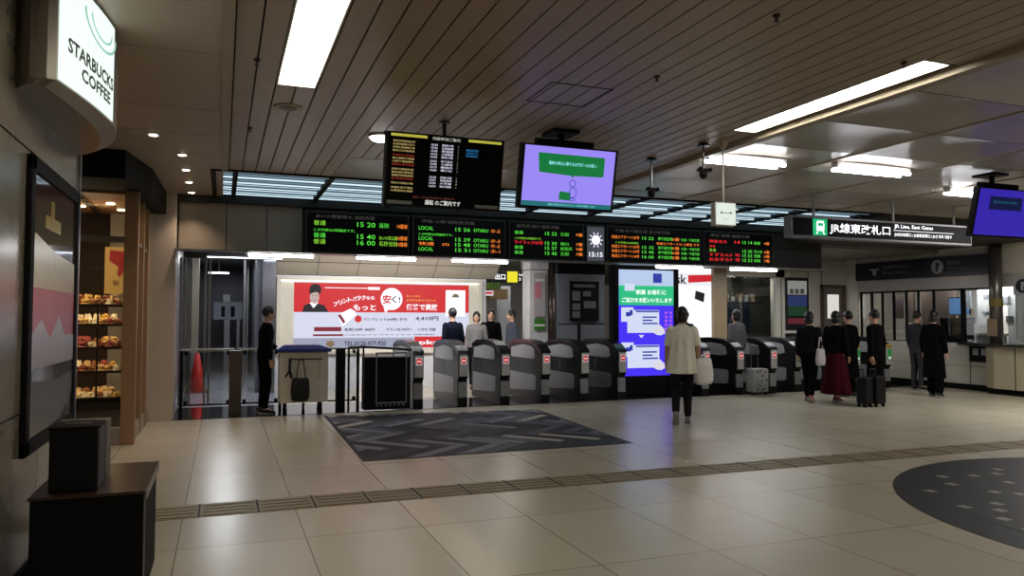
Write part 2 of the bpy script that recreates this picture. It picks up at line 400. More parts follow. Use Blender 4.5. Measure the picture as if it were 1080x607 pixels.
board(4.5, 5.93, 'middle departure board beside the sun weather display, with one red row', [
    ('g', '普通', .02, .14, 0, B), ('g', '15 22', .45, .62, 0, B), ('g', '江別', .67, .79, 0, B), ('o', '9番', .9, 1, 0, B),
    ('y', 'この列車は3両編成です。', .02, .4, .95, .04), ('r', 'ライラック25号', .02, .42, 1.8, B), ('g', '15 30', .45, .62, 1.8, B), ('g', '旭川', .67, .79, 1.8, B), ('o', '7番', .9, 1, 1.8, B),
    ('g', '普通', .02, .14, 2.7, B), ('g', '15 37', .45, .62, 2.7, B), ('g', '岩見沢', .67, .84, 2.7, B), ('o', '9番', .9, 1, 2.7, B),
    ('g', '普通', .02, .14, 3.65, B), ('g', '15 45', .45, .62, 3.65, B), ('g', '江別', .67, .79, 3.65, B), ('o', '7番', .9, 1, 3.65, B)], '岩見沢 旭川 網走方面')
board(6.36, 8.36, 'departure board with wide orange names, right of the sun weather display', [
    q for k, (rr, tm, pf) in enumerate(((0, '15 22', '5番'), (1.8, '15 35', '5番'), (2.7, '15 45', '6番'), (3.65, '16 00', '5番'))) for q in
    (('o', '快速エアポート%d号' % (128+k*2), .01, .31, rr, B), ('g', tm, .34, .47, rr, B*.9), ('g', '新千歳空港', .52, .68, rr, B), ('o', pf, .68, .76, rr, B), ('g', '札幌・千歳方面', .78, .99, rr, B*.9))]
    + [('y', 'この列車は6両編成', .05, .3, .95, .035), ('o', '快速エアポートは 小樽発 です', .5, .99, .9, .05)], '千歳 新千歳空港 苫小牧方面')
board(8.40, 10.0, 'rightmost departure board with red train names', [
    ('r', '特急北斗', .03, .3, 0, B), ('r', '14', .42, .5, 0, B), ('g', '15 14', .54, .69, 0, B), ('g', '函館', .72, .82, 0, B), ('o', '4番', .88, .97, 0, B), ('r', '停車', .03, .12, .9, .04),
    ('y', '普通', .03, .13, 1.8, B), ('g', '15 30', .54, .69, 1.8, B), ('g', '苫小牧', .72, .85, 1.8, B), ('o', '6番', .88, .97, 1.8, B),
    ('r', 'すずらん7', .03, .38, 2.7, B), ('r', '号', .42, .5, 2.7, B), ('g', '15 52', .54, .69, 2.7, B), ('g', '室蘭', .72, .82, 2.7, B), ('o', '6番', .88, .97, 2.7, B),
    ('r', 'おおぞら7', .03, .38, 3.65, B), ('r', '号', .42, .5, 3.65, B), ('g', '15 53', .54, .69, 3.65, B), ('g', '釧路', .72, .82, 3.65, B), ('o', '7番', .88, .97, 3.65, B)], '帯広 釧路 函館方面')
t = thing('weather_display', 'narrow grey weather display showing a white sun over 15:15', 'display', (6.14, 12.1, 2.47))
ob('housing', MB().box(5.96, 6.33, 11.98, 12.18, 2.49, 3.14, bevel=.008), mat('board_housing', (26, 26, 28), .5), t)
ob('screen', MB().box(5.98, 6.31, 11.97, 11.98, 2.5, 3.1), emis('weather_screen', (72, 74, 82), .9), t)
g = MB().cyl((6.145, 11.968, 2.87), (6.145, 11.962, 2.87), .085, seg=24)
for k in range(10):
    a = k*PI/5; g.prism([(6.145+.1*math.cos(a-.12), 2.87+.1*math.sin(a-.12)), (6.145+.15*math.cos(a), 2.87+.15*math.sin(a)), (6.145+.1*math.cos(a+.12), 2.87+.1*math.sin(a+.12))], 11.962, 11.968, 'y')
ob('sun_symbol', g, WH, t)
ob('time_lettering', MB().text('15:15', (6.01, 11.966, 2.57), h=.085, width=.27, bold=.02), WH, t)

# ------------------------------------------------------------------ hanging screens
def tilted(name, label, cat, cx, y, zb, w, h, tilt=12, d=.1, group=None):
    """display hung from the ceiling, tipped towards the hall; children are built round the world origin then rotated with a frame"""
    t = thing(name, label, cat, (cx, y, zb), group)
    M = Matrix.Translation((cx, y, zb)) @ Matrix.Rotation(math.radians(tilt), 4, 'X')
    return t, M
def xf(mb, M): bmesh.ops.transform(mb.bm, matrix=M, verts=mb.bm.verts); return mb
t, M = tilted('timetable_display', 'hanging black timetable screen with yellow corners, left of the purple screen', 'display board', 1.895, 6.76, 2.5, 1.1, .66)
w, h = 1.11, .665
ob('housing', xf(MB().box(-w/2, w/2, 0, .12, 0, h, bevel=.008), M), black, t)
ob('screen', xf(MB().box(-w/2+.015, w/2-.015, -.004, 0, .02, h-.015), M), mat('board_glass', (5, 5, 6), .4, spec=.12), t)
X_, Y_ = (1, 0, 0), (0, 0, 1)
def tl(items, M, m, name, t, off=.006):
    g = MB()
    for s, x, z, hh, ww in items: g.text(s, (x, -.006, z), h=hh, width=ww, bold=.01)
    return ob(name, xf(g, M), m, t)
g = MB(); g.box(-.52, -.19, -.008, -.004, .625, .648); g.box(.2, .52, -.008, -.004, .625, .648)
ob('yellow_bar', xf(g, M), emis('board_yellow_bar', (190, 185, 70), .9), t)
ob('silver_bar', xf(MB().box(-.53, -.3, -.01, -.004, .025, .055).box(.3, .53, -.01, -.004, .025, .055), M), silver, t)
tl([('列車時刻ご案内', -.14, .615, .03, .26)], M, emis('display_white_dim', (205, 205, 190), .8), 'title_lettering', t)
rnd = random.Random(11)
kan = '札幌小樽旭川函館釧路帯広室蘭網走稚内千歳江別手稲滝川岩見沢苫小牧特急普通快速'
def word(n): return ''.join(rnd.choice(kan) for _ in range(n))
yl, rl, wl, gl_ = [], [], [], []
zz = .575; 
for k in range(17):
    if k in (4, 8, 12, 13): zz -= .012
    z = zz-k*.028
    if z < .11: break
    tgt = rl if k in (4, 7, 11) else yl
    tgt.append((word(rnd.choice([7, 8])), -.5, z, .018, .2))
for b0, n in ((.565, 5), (.42, 4), (.275, 4)):
    for k in range(n):
        z = b0-k*.027
        wl.append(('%02d:%02d' % (15+k//3, rnd.randrange(60)), -.15, z, .018, .06)); wl.append((word(rnd.choice([3, 4, 4])), -.05, z, .02, .11)); gl_.append((str(rnd.randrange(1, 9)), .1, z, .016, .012))
tl(yl, M, emis('display_yellow', (215, 190, 120), .75), 'yellow_lettering', t)
tl(rl, M, emis('display_red', (190, 60, 40), .6), 'red_lettering', t)
tl(wl, M, emis('display_white', (225, 225, 245), .95), 'white_lettering', t)
tl(gl_, M, emis('display_grey', (140, 140, 130), .7), 'grey_lettering', t)
tl([(word(6), .18, .54-k*.026, .02, .12) for k in range(3)], M, emis('display_blue', (50, 130, 190), .8), 'blue_lettering', t)
tl([('運転 のご案内です', -.18, .03, .045, .34)], M, emis('display_white_bottom', (230, 230, 225), 1), 'bottom_lettering', t)
tl([('遅れ 次の列車は 運休中', -.3, .085, .018, .4)], M, emis('display_dim_red', (120, 60, 50), .7), 'notice_lettering', t)
g = MB().cyl((1.89, 6.72, 3.12), (1.89, 6.72, 3.3), .018); g.cyl((1.89, 6.72, 3.285), (1.89, 6.72, 3.3), .05)
ob('hanger', g, dark, t)

PURP = emis('screen_lilac', (158, 140, 250), .95)
def tv(cx, y, zb, label, screen_m, w=1.0, h=.6, group='hanging screens', full=True):
    t, M = tilted('hanging_screen', label, 'screen', cx, y, zb, w, h, 12, group=group)
    ob('housing', xf(MB().box(-w/2, w/2, 0, .07, 0, h, bevel=.006), M), black, t)
    ob('screen', xf(MB().box(-w/2+.035, w/2-.03, -.004, 0, .03, h-.015), M), screen_m, t)
    g = MB().box(-w*.3, w*.28, .1, .2, .33, h+.06); ob('bracket', xf(g, M), blackm, t)
    g = MB().box(cx-.14, cx+.14, y-.02, y+.26, 3.27, 3.3); g.cyl((cx, y+.1, 2.95), (cx, y+.1, 3.3), .03); ob('ceiling_mount', g, blackm, t)
    return t, M
t, M = tv(3.05, 6.56, 2.52, 'hanging screen, lilac picture with a green speech bubble', PURP)
ob('speech_bubble', xf(MB().prism([(-.3, .345), (.02, .33), (.035, .312), (.05, .33), (.35, .335), (.36, .35), (.36, .51), (.35, .52), (-.32, .525), (-.33, .515), (-.31, .35)], -.008, -.004, 'y'), M), emis('screen_green', (20, 125, 62), .9), t)
ob('speech_lettering', xf(MB().text('電車の持込に関するお客様へのお願い', (-.22, -.009, .42), h=.035, width=.5, bold=.015), M), emis('screen_cyan_text', (150, 240, 245), 1), t)
g = MB().box(-.465, .47, -.006, -.004, .03, .075)
ob('screen_band', xf(g, M), emis('screen_teal', (40, 120, 130), .8), t)
ob('band_lettering', xf(MB().text('危険な行為はおやめください ご協力をお願いします', (-.2, -.009, .042), h=.02, width=.5), M), emis('screen_cyan_text', (150, 240, 245), 1), t)
g = MB()
def ringline(cx, cz, r, rz=None, n=20, wd=.006):
    rz = rz or r
    for k in range(n):
        a, b = 2*PI*k/n, 2*PI*(k+1)/n
        g.quad([(cx+r*math.cos(a), -.008, cz+rz*math.sin(a)), (cx+r*math.cos(b), -.008, cz+rz*math.sin(b)), (cx+(r-wd)*math.cos(b), -.008, cz+(rz-wd)*math.sin(b)), (cx+(r-wd)*math.cos(a), -.008, cz+(rz-wd)*math.sin(a))])
ringline(.04, .26, .035); ringline(.05, .17, .04, .055); ringline(.05, .11, .03, .02)
ob('line_figure', xf(g, M), emis('screen_dark_blue', (40, 60, 170), .8), t)
ob('green_book', xf(MB().prism([(-.09, .10), (.03, .095), (.03, .17), (-.085, .18)], -.007, -.004, 'y'), M), MATS['screen_green'], t)
t, M = tv(8.93, 6.56, 2.49, 'hanging screen at the right edge, deep violet picture', emis('screen_violet', (62, 44, 190), .75), w=1.04)
ob('picture_panel', xf(MB().box(-.3, .25, -.008, -.004, .34, .5), M), emis('screen_navy', (18, 26, 70), .8), t)
ob('picture_lettering', xf(MB().text('電車の持込に関するお客様へ', (-.24, -.01, .42), h=.03, width=.42), M), emis('screen_teal', (40, 120, 130), .8), t)

# ------------------------------------------------------------------ hall lamps
lampm = emis('lamp_diffuser', (255, 246, 226), LAMP_E)
def hall_lamp(x0, x1, y0, y1, label):
    t = thing('recessed_lamp', label, 'lamp', ((x0+x1)/2, (y0+y1)/2, H), 'long recessed ceiling lamps')
    g = MB(); e = .012
    for a in ((x0, x0+e, y0, y1), (x1-e, x1, y0, y1), (x0, x1, y0, y0+e), (x0, x1, y1-e, y1)): g.box(*a, H-.006, H+.06)
    ob('frame', g, white, t)
    g = MB().box(x0+e, x1-e, y0+e, y1-e, H+.03, H+.04); ob('diffuser', g, lampm, t)
    g = MB(); xm = (x0+x1)/2
    g.cyl((xm-.05, y0+.05, H+.02), (xm-.05, y1-.06, H+.02), .014, seg=8); g.cyl((xm+.05, y0+.05, H+.02), (xm+.05, y1-.06, H+.02), .014, seg=8)
    ob('tube', g, emis('lamp_tube', (255, 250, 238), LAMP_E*1.2), t)
hall_lamp(.362, .662, 1.02, 6.08, 'long bright recessed lamp at the top left of the slatted ceiling')
hall_lamp(4.54, 4.80, 3.86, 5.99, 'long bright recessed lamp along the right edge of the slatted ceiling')
def batten(x0, x1, y, label):
    t = thing('batten_light', label, 'lamp', ((x0+x1)/2, y, 3.22), 'twin tube battens on the smooth ceiling')
    ob('housing', MB().box(x0-.04, x1+.04, y-.05, y+.05, 3.25, 3.31), white, t)
    for dy in (-.07, .07):
        ob('tube', MB().cyl((x0, y+dy, 3.235), (x1, y+dy, 3.235), .019, seg=10), emis('batten_tube', (250, 250, 255), TUBE_E), t, True)
batten(4.95, 5.95, 6.98, 'twin tube batten on the smooth ceiling beside the hanging exit sign')
batten(6.65, 7.7, 6.85, 'twin tube batten on the smooth ceiling above the long black station sign')
batten(9.35, 10.1, 7.6, 'tube batten behind the top of the violet screen')
t = thing('round_lamp', 'round glowing ceiling lamp left of the black timetable screen', 'lamp', (1.46, 7.47, H))
ob('base', MB().cyl((1.46, 7.47, H-.02), (1.46, 7.47, H), .14, seg=32), white, t)
ob('diffuser', MB().cyl((1.46, 7.47, H-.045), (1.46, 7.47, H-.02), .10, .125, seg=32), emis('round_lamp_glow', (255, 252, 245), 6), t, True)
t = thing('ceiling_vent', 'round ceiling vent plate beyond the end of the left lamp', 'vent', (.5, 6.72, H))
ob('ring', MB().cyl((.5, 6.72, H-.012), (.5, 6.72, H), .11, .12, seg=32), beige, t)
ob('centre', MB().cyl((.5, 6.72, H-.016), (.5, 6.72, H-.011), .075, seg=24), mat('vent_grey', (100, 92, 76), .6), t)
for x, y, lb in ((.2, 5.55, 'small dark sprinkler nearest the left lamp'), (.22, 7.6, 'small dark sprinkler near the left end of the slats'), (3.0, 4.85, 'small dark sprinkler beside the ceiling hatch outline'), (4.45, 3.95, 'small dark sprinkler next to the right lamp'), (3.05, 3.6, 'small dark sprinkler at the top of the slatted ceiling')):
    g = MB().cyl((x, y, H-.012), (x, y, H), .022); g.cyl((x, y, H-.035), (x, y, H-.01), .007); g.cyl((x, y, H-.04), (x, y, H-.035), .016)
    tag(ob('sprinkler', g, mat('sprinkler_metal', (60, 30, 24), .5, .4), loc=(x, y, H)), lb, 'sprinkler', 'ceiling sprinklers')
for i, y in enumerate((8.2, 9.11, 10.03, 10.94, 11.84)):
    x = -.66 if i == 0 else -.44
    t = thing('downlight', 'small round warm downlight over the shop front, %s from the camera' % ('first', 'second', 'third', 'fourth', 'fifth')[i], 'lamp', (x, y, H-.005), 'downlights over the shop front')
    ob('ring', MB().cyl((x, y, H-.014), (x, y, H-.004), .055, .06, seg=20), white, t)
    ob('bulb', MB().cyl((x, y, H-.02), (x, y, H-.012), .038, seg=16), emis('downlight_glow', (255, 236, 205), 12), t)
    l = bpy.data.lights.new('downlight_beam', 'SPOT'); l.energy = 38; l.color = (1, .78, .6); l.spot_size = 1.7; l.spot_blend = .8; l.shadow_soft_size = .04
    lo = bpy.data.objects.new('downlight_beam', l); COL.objects.link(lo); lo.location = (x, y, H-.03)

# ceiling-hung items: cameras on poles, exit sign
def pole_cam(x, y, z0, label):
    t = thing('pole_camera', label, 'camera', (x, y, z0), 'small devices hung on ceiling poles')
    ob('ceiling_plate', MB().cyl((x, y, 3.27), (x, y, 3.3), .07, .045), dark, t)
    ob('pole', MB().cyl((x, y, z0+.06), (x, y, 3.28), .013), steel, t)
    g = MB().box(x-.06, x+.06, y-.03, y+.03, z0+.03, z0+.06); g.ball((x, y, z0), (.045, .045, .05)); ob('body', g, black, t, True)
    ob('lens', MB().cyl((x-.07, y-.05, z0+.05), (x-.035, y-.02, z0+.03), .022), dark, t); ob('lens', MB().cyl((x+.07, y-.05, z0+.05), (x+.035, y-.02, z0+.03), .022), dark, t)
pole_cam(4.5, 7.4, 2.9, 'small device on a ceiling pole between lilac screen and exit sign, left one')
pole_cam(4.62, 6.58, 2.98, 'small device on a ceiling pole right beside the exit sign pole')
t = thing('exit_sign', 'small white hanging sign with a green double arrow on a thin pole', 'sign', (4.73, 6.4, 2.43))
ob('pole', MB().cyl((4.73, 6.4, 2.66), (4.73, 6.4, 3.3), .010), white, t)
ob('ceiling_cone', MB().cyl((4.73, 6.4, 3.22), (4.73, 6.4, 3.3), .02, .07, seg=24), beige, t)
ob('box', MB().box(4.605, 4.855, 6.36, 6.44, 2.43, 2.665, bevel=.006), white, t)
ob('face', MB().box(4.615, 4.845, 6.355, 6.36, 2.44, 2.655), emis('exit_face', (226, 236, 226), 1.0), t)
g = MB().box(4.67, 4.79, 6.352, 6.355, 2.555, 2.561)
g.prism([(4.655, 2.558), (4.68, 2.572), (4.68, 2.544)], 6.352, 6.355, 'y'); g.prism([(4.805, 2.558), (4.78, 2.572), (4.78, 2.544)], 6.352, 6.355, 'y')
ob('arrow', g, emis('exit_green', (70, 120, 80), .8), t)
ob('lettering', MB().text('EXIT', (4.73, 6.352, 2.48), h=.022, align='c'), emis('exit_grey_green', (150, 190, 160), .9), t)

# long hanging station sign
t = thing('station_sign', 'long black hanging sign with a green train symbol and JR lettering', 'sign', (9.35, 8.78, 2.66))
ob('housing', MB().box(7.60, 11.2, 8.71, 8.87, 2.66, 2.985, bevel=.01), mat('sign_frame', (120, 118, 122), .4, .5), t)
ob('face', MB().box(7.64, 11.17, 8.70, 8.712, 2.70, 2.95), mat('sign_face_black', (8, 8, 14), .5, spec=.1), t)
g = MB()
for x in (8.08, 9.62, 10.9): g.cyl((x, 8.79, 2.98), (x, 8.79, 3.3), .02)
ob('hanger', g, silver, t)
g = MB().box(7.98, 8.24, 8.692, 8.70, 2.705, 2.945, bevel=.003); ob('train_symbol_tile', g, emis('sign_green', (30, 175, 110), 1.1), t)
g = MB(); g.mi = 0; g.prism([(8.045, 2.77), (8.175, 2.77), (8.18, 2.87), (8.165, 2.915), (8.055, 2.915), (8.04, 2.87)], 8.686, 8.692, 'y')
g.prism([(8.03, 2.72), (8.045, 2.72), (8.07, 2.76), (8.055, 2.76)], 8.686, 8.692, 'y'); g.prism([(8.175, 2.72), (8.19, 2.72), (8.165, 2.76), (8.15, 2.76)], 8.686, 8.692, 'y')
g.mi = 1; g.box(8.06, 8.16, 8.684, 8.686, 2.84, 2.885)
ob('train_symbol', g, [emis('sign_white', (250, 250, 255), 1.6), MATS['sign_green']], t)
ob('lettering', MB().text('JR線東改札口', (8.29, 8.695, 2.735), h=.165, width=1.17, bold=.014), MATS['sign_white'], t)
g = MB().text('JR Line, East Gates', (9.54, 8.695, 2.86), h=.075, width=.8, bold=.02); g.box(9.53, 10.78, 8.69, 8.7, 2.836, 2.842)
g.text('JR线东检票口 / JR線東剪票口 / JR선 동쪽 개찰구', (9.54, 8.695, 2.745), h=.062, width=1.2, bold=.015)
ob('small_lettering', g, MATS['sign_white'], t)

# ------------------------------------------------------------------ left wall, poster, cup-sign
marble = mat('polished_stone_wall', (112, 104, 88), .22, 0, .25, 3)
wl_ = MB(); wl_.mi = 1; wl_.box(-1.4, -1.012, -7, 6.28, 0, 3.3); wl_.mi = 0
ysw = [-7, -4.2, -2.7, -1.2, .3, 1.9, 3.54, 5.18, 6.3]
for a, b in zip(ysw, ysw[1:]):
    for z0, z1 in ((0, .97), (.98, 2.4), (2.41, 3.29)): wl_.box(-1.012, -1.0, a+.005, b-.005, z0+.003, z1)
wl_.mi = 2; wl_.box(-1.04, -.985, 6.3, 6.34, 0, 3.3)
struct('wall_left', wl_, [marble, blackm, steel])
struct('baseboard_left', MB().box(-1.0, -.985, -7, 6.3, 0, .12), blackm)
t = thing('framed_poster', 'tall glazed poster in a black frame on the left wall', 'poster', (-.98, 5.47, .75))
g = MB()
for a in ((4.74, 4.83, .74, 2.38), (6.12, 6.2, .74, 2.38), (4.74, 6.2, .74, .82), (4.74, 6.2, 2.3, 2.38)): g.box(-1.0, -.968, a[0], a[1], a[2], a[3], bevel=.006)
ob('frame', g, blackm, t)
def poster_mat():
    m = bpy.data.materials.new('poster_print'); m.use_nodes = True; n = m.node_tree; b = n.nodes['Principled BSDF']
    tc = n.nodes.new('ShaderNodeTexCoord'); sp = n.nodes.new('ShaderNodeSeparateXYZ'); n.links.new(tc.outputs['Generated'], sp.inputs[0])
    nz = n.nodes.new('ShaderNodeTexNoise'); nz.inputs['Scale'].default_value = 3.5; nz.inputs['Detail'].default_value = 3; n.links.new(tc.outputs['Generated'], nz.inputs['Vector'])
    ad = n.nodes.new('ShaderNodeMath'); ad.operation = 'MULTIPLY_ADD'; ad.inputs[1].default_value = .12; n.links.new(nz.outputs['Fac'], ad.inputs[0]); n.links.new(sp.outputs['Z'], ad.inputs[2])
    cr = n.nodes.new('ShaderNodeValToRGB'); e = cr.color_ramp; e.elements[0].color = (*lin((84, 80, 76)), 1); e.elements[1].color = (*lin((66, 38, 36)), 1)
    for p, c in ((.3, (100, 94, 92)), (.42, (56, 56, 66)), (.5, (104, 96, 108)), (.68, (120, 60, 60)), (.78, (96, 90, 62))):
        q = e.elements.new(p); q.color = (*lin(c), 1)
    n.links.new(ad.outputs[0], cr.inputs[0]); n.links.new(cr.outputs[0], b.inputs['Base Color']); b.inputs['Roughness'].default_value = .06; b.inputs['Specular IOR Level'].default_value = .9
    return m
ob('print', MB().box(-.99, -.982, 4.81, 6.14, .80, 2.32), poster_mat(), t)
Xp = -.981
def pp(name, rgb, poly, k=0): return ob(name, MB().prism(poly, Xp-.001, Xp+.0015+k, 'x'), mat('print_%d_%d_%d' % rgb, rgb, .25), t)
pp('pale_band', (176, 170, 132), [(4.81, 1.66), (6.14, 1.66), (6.14, 1.86), (5.4, 1.9), (4.81, 1.98)])
pp('pink_reflection', (176, 74, 84), [(4.81, 1.36), (6.14, 1.36), (6.14, 1.66), (4.81, 1.66)])  # pink and white blocks paint the advertisement's reflection in the glazing
pp('white_reflection', (176, 168, 178), [(4.81, 1.2), (6.14, 1.2), (6.14, 1.37), (5.8, 1.38), (5.6, 1.5), (5.35, 1.36), (5.1, 1.48), (4.81, 1.38)], .002)
pp('yellow_mark', (150, 128, 40), [(5.15, 2.02), (5.6, 2.02), (5.6, 2.1), (5.4, 2.1), (5.4, 2.2), (5.3, 2.2), (5.3, 2.1), (5.15, 2.1)])
pp('grey_picture', (96, 92, 88), [(4.81, .82), (5.7, .84), (6.14, 1.0), (6.14, 1.12), (5.5, 1.1), (4.81, 1.14)])
# lit curved shop sign high on the left wall
t = thing('cafe_sign', 'lit white curved cafe sign with black lettering high on the left wall', 'sign', (-.98, 5.3, 2.7))
def bez(pts, n=24):
    out = []
    for i in range(n+1):
        u = i/n; a = [(Vector(p)) for p in pts]
        while len(a) > 1: a = [a[k].lerp(a[k+1], u) for k in range(len(a)-1)]
        out.append(a[0])
    return out
outer = bez([(-1.0, 4.46), (-.90, 4.3), (-.80, 4.36)], 5)[:-1]; i0 = len(outer)
face = bez([(-.80, 4.36), (-.74, 4.62), (-.675, 4.95), (-.655, 5.22)], 16); outer += face[:-1]; i1 = len(outer)
outer += bez([(-.655, 5.22), (-.63, 5.7), (-.80, 6.2), (-1.0, 6.22)], 10)
# metal body
under = [Vector((-1.0+(p.x+1.0)*.72, 5.3+(p.y-5.3)*.965)) for p in outer]
def ring(pl, z): return [(p.x, p.y, z) for p in pl]
g = MB().loft([ring(under, 2.66), ring(outer, 2.69), ring(outer, 3.28)]); ob('metal_body', g, mat('sign_metal_grey', (140, 132, 120), .3, .5), t, False)
g = MB(); off = [Vector((p.x+.006, p.y-.002)) for p in face]
for a, b in zip(off, off[1:]): g.quad([(a.x, a.y, 2.695), (b.x, b.y, 2.695), (b.x, b.y, 3.275), (a.x, a.y, 3.275)])
ob('lit_face', g, emis('cafe_sign_face', (232, 246, 238), 1.15), t, True)
def arcmap(s0, z0):
    ds = [0]
    for a, b in zip(off, off[1:]): ds.append(ds[-1]+(b-a).length)
    def w(a, b):
        s = s0+a
        for k in range(len(ds)-1):
            if s <= ds[k+1] or k == len(ds)-2:
                u = (s-ds[k])/(ds[k+1]-ds[k]); p = off[k].lerp(off[k+1], u); return Vector((p.x+.004, p.y, z0+b))
    return w
g = MB().text('STARBUCKS', (0, 0, 0), h=.08, width=.74, bold=.035, warp=arcmap(.10, 2.872)); g.text('COFFEE', (0, 0, 0), h=.075, width=.50, bold=.035, warp=arcmap(.28, 2.775))
ob('lettering', g, mat('sign_ink_black', (14, 16, 15), .5), t)
g = MB(); wm = arcmap(.60, 3.2)
for k in range(14):
    a0, a1 = PI+k*PI/14, PI+(k+1)*PI/14
    for ro, ri in ((.3, .27), (.2, .175)):
        g.quad([wm(ro*math.cos(a0), ro*.5*math.sin(a0)), wm(ro*math.cos(a1), ro*.5*math.sin(a1)), wm(ri*math.cos(a1), ri*.5*math.sin(a1)), wm(ri*math.cos(a0), ri*.5*math.sin(a0))])
ob('round_emblem', g, emis('sign_pale_green', (150, 200, 180), 1.0), t)

# cabinet and waste boxes by the left wall
t = thing('side_cabinet', 'black side cabinet with a dark wood top against the left wall', 'cabinet', (-.66, 4.8, 0))
ob('body', MB().box(-.875, -.365, 4.40, 5.24, 0.0, .585, bevel=.004), blackm, t)
g = MB().box(-.885, -.355, 4.385, 5.25, .585, .6, bevel=.003); ob('top', g, mat('dark_wood_top', (58, 38, 30), .28, 0, .4, 14), t)
g = MB(); g.box(-.362, -.35, 4.385, 5.25, .55, .6); g.box(-.362, -.355, 4.39, 4.41, .02, .55); ob('edge_trim', g, mat('edge_trim', (110, 104, 98), .35, .5), t)
t = thing('waste_bin', 'black box shaped bin standing on the side cabinet', 'bin', (-.76, 4.6, .6))
ob('body', MB().box(-.81, -.585, 4.46, 4.70, .601, .925, bevel=.012), black, t)
ob('lid', MB().box(-.815, -.58, 4.455, 4.705, .92, .935, bevel=.006), blackm, t)
ob('slot', MB().box(-.76, -.64, 4.57, 4.60, .935, .938), dark, t)
t = thing('leaflet_holder', 'grey leaflet holder behind the black bin on the cabinet', 'holder', (-.72, 5.0, .6))
ob('box', MB().box(-.86, -.60, 4.86, 5.06, .601, .905, bevel=.006), mat('holder_grey', (96, 88, 78), .5), t)
ob('slot', MB().box(-.80, -.66, 4.94, 4.96, .905, .909), dark, t)

# ------------------------------------------------------------------ shop front
wood = mat('light_wood_post', (158, 122, 88), .45, 0, .15, 10)
def post(x0, x1, y0, y1, lb):
    o = ob('window_post', MB().box(x0, x1, y0, y1, 0, 3.02, bevel=.005), wood, loc=((x0+x1)/2, (y0+y1)/2, 0)); tag(o, lb, 'post', 'wooden shop window posts'); 
post(-1.09, -.94, 9.95, 10.1, 'light wood shop window post nearest the camera')
post(-1.06, -.96, 10.9, 11.02, 'light wood shop window post, middle of three')
post(-1.06, -.96, 11.55, 11.68, 'light wood shop window post beside the white pillar')
g = MB(); g.box(-3.0, -1.09, 9.97, 10.05, 2.37, 2.44); g.box(-1.03, -.98, 10.1, 11.55, 2.37, 2.42); ob_ = struct('trim_2', g, mat('transom_grey', (128, 118, 106), .4))
g = MB(); g.box(-3.0, -1.09, 9.96, 10.06, 0, .2); g.box(-1.05, -.97, 10.1, 12.1, 0, .18); struct('baseboard_shop', g, mat('shop_sill', (150, 140, 130), .4))
struct('window_1', MB().box(-3.0, -1.09, 10.0, 10.012, .2, 3.02), glass('shop_glass'))
struct('window_2', MB().box(-1.012, -1.0, 10.1, 12.0, .18, 3.02), MATS['shop_glass'])
# black fascia over the shop front
t = tag(ob('shop_fascia', MB().prism([(-3.0, 9.1), (-1.0, 9.1), (-.82, 10.2), (-.78, 12.1), (-3.0, 12.1)], 2.98, 3.295, 'z'), blackm, loc=(-1.8, 10.5, 2.98)), 'black box fascia over the shop window on the left', 'fascia')
struct('pillar_left', MB().box(-1.5, -.64, 12.05, 12.6, 0, 3.3, bevel=.01), mat('white_stone_pillar', (196, 182, 166), .35, 0, .08, 3))
# recess beside the poster wall, shop interior
g = MB(); g.box(-3.1, -3.0, 6.3, 13, 0, 3.3); g.box(-3.0, -1.4, 6.2, 6.3, 0, 3.3); struct('wall_shop_side', g, mat('shop_side_wall', (60, 50, 44), .6))
struct('wall_shop_back', MB().box(-3.0, -1.5, 12.4, 12.5, 0, 3.3), mat('shop_back_wall', (72, 46, 30), .6))
struct('ceiling_shop', MB().box(-3.0, -1.1, 10.06, 12.05, 2.95, 2.98), mat('shop_wood_ceiling', (170, 120, 76), .5, 0, .15, 5))
tg = MB().box(-1.62, -1.585, 10.3, 11.8, 2.90, 2.93); 
tag(ob('track_rail', tg, black, loc=(-1.6, 11, 2.9)), 'black lighting track on the shop ceiling', 'track')
for x, y, lb in ((-1.86, 10.5, 'left'), (-1.36, 10.9, 'middle'), (-1.75, 11.3, 'back left'), (-1.3, 11.5, 'back right')):
    g = MB().cyl((x, y, 2.935), (x, y, 2.95), .05, seg=16)
    tag(ob('shop_spotlight', g, emis('shop_spot_glow', (255, 226, 170), 14), loc=(x, y, 2.94)), 'glowing round spotlight in the shop ceiling, %s one' % lb, 'lamp', 'shop ceiling spotlights')
t = thing('shop_poster', 'yellow poster with a red shape hanging inside the shop', 'poster', (-1.23, 11.3, 1.78))
ob('sheet', MB().box(-1.46, -1.14, 11.3, 11.306, 1.8, 2.42), mat('poster_yellow', (226, 186, 110), .6), t)
g = MB().prism([(-1.40, 2.38), (-1.2, 2.36), (-1.19, 2.2), (-1.28, 2.02), (-1.31, 2.06), (-1.30, 2.16), (-1.41, 2.24)], 11.296, 11.3, 'y'); ob('red_shape', g, mat('poster_red', (176, 30, 34), .6), t)
ob('lettering', MB().text('新', (-1.36, 11.297, 1.9), h=.08), mat('poster_brown', (90, 50, 20), .6), t)
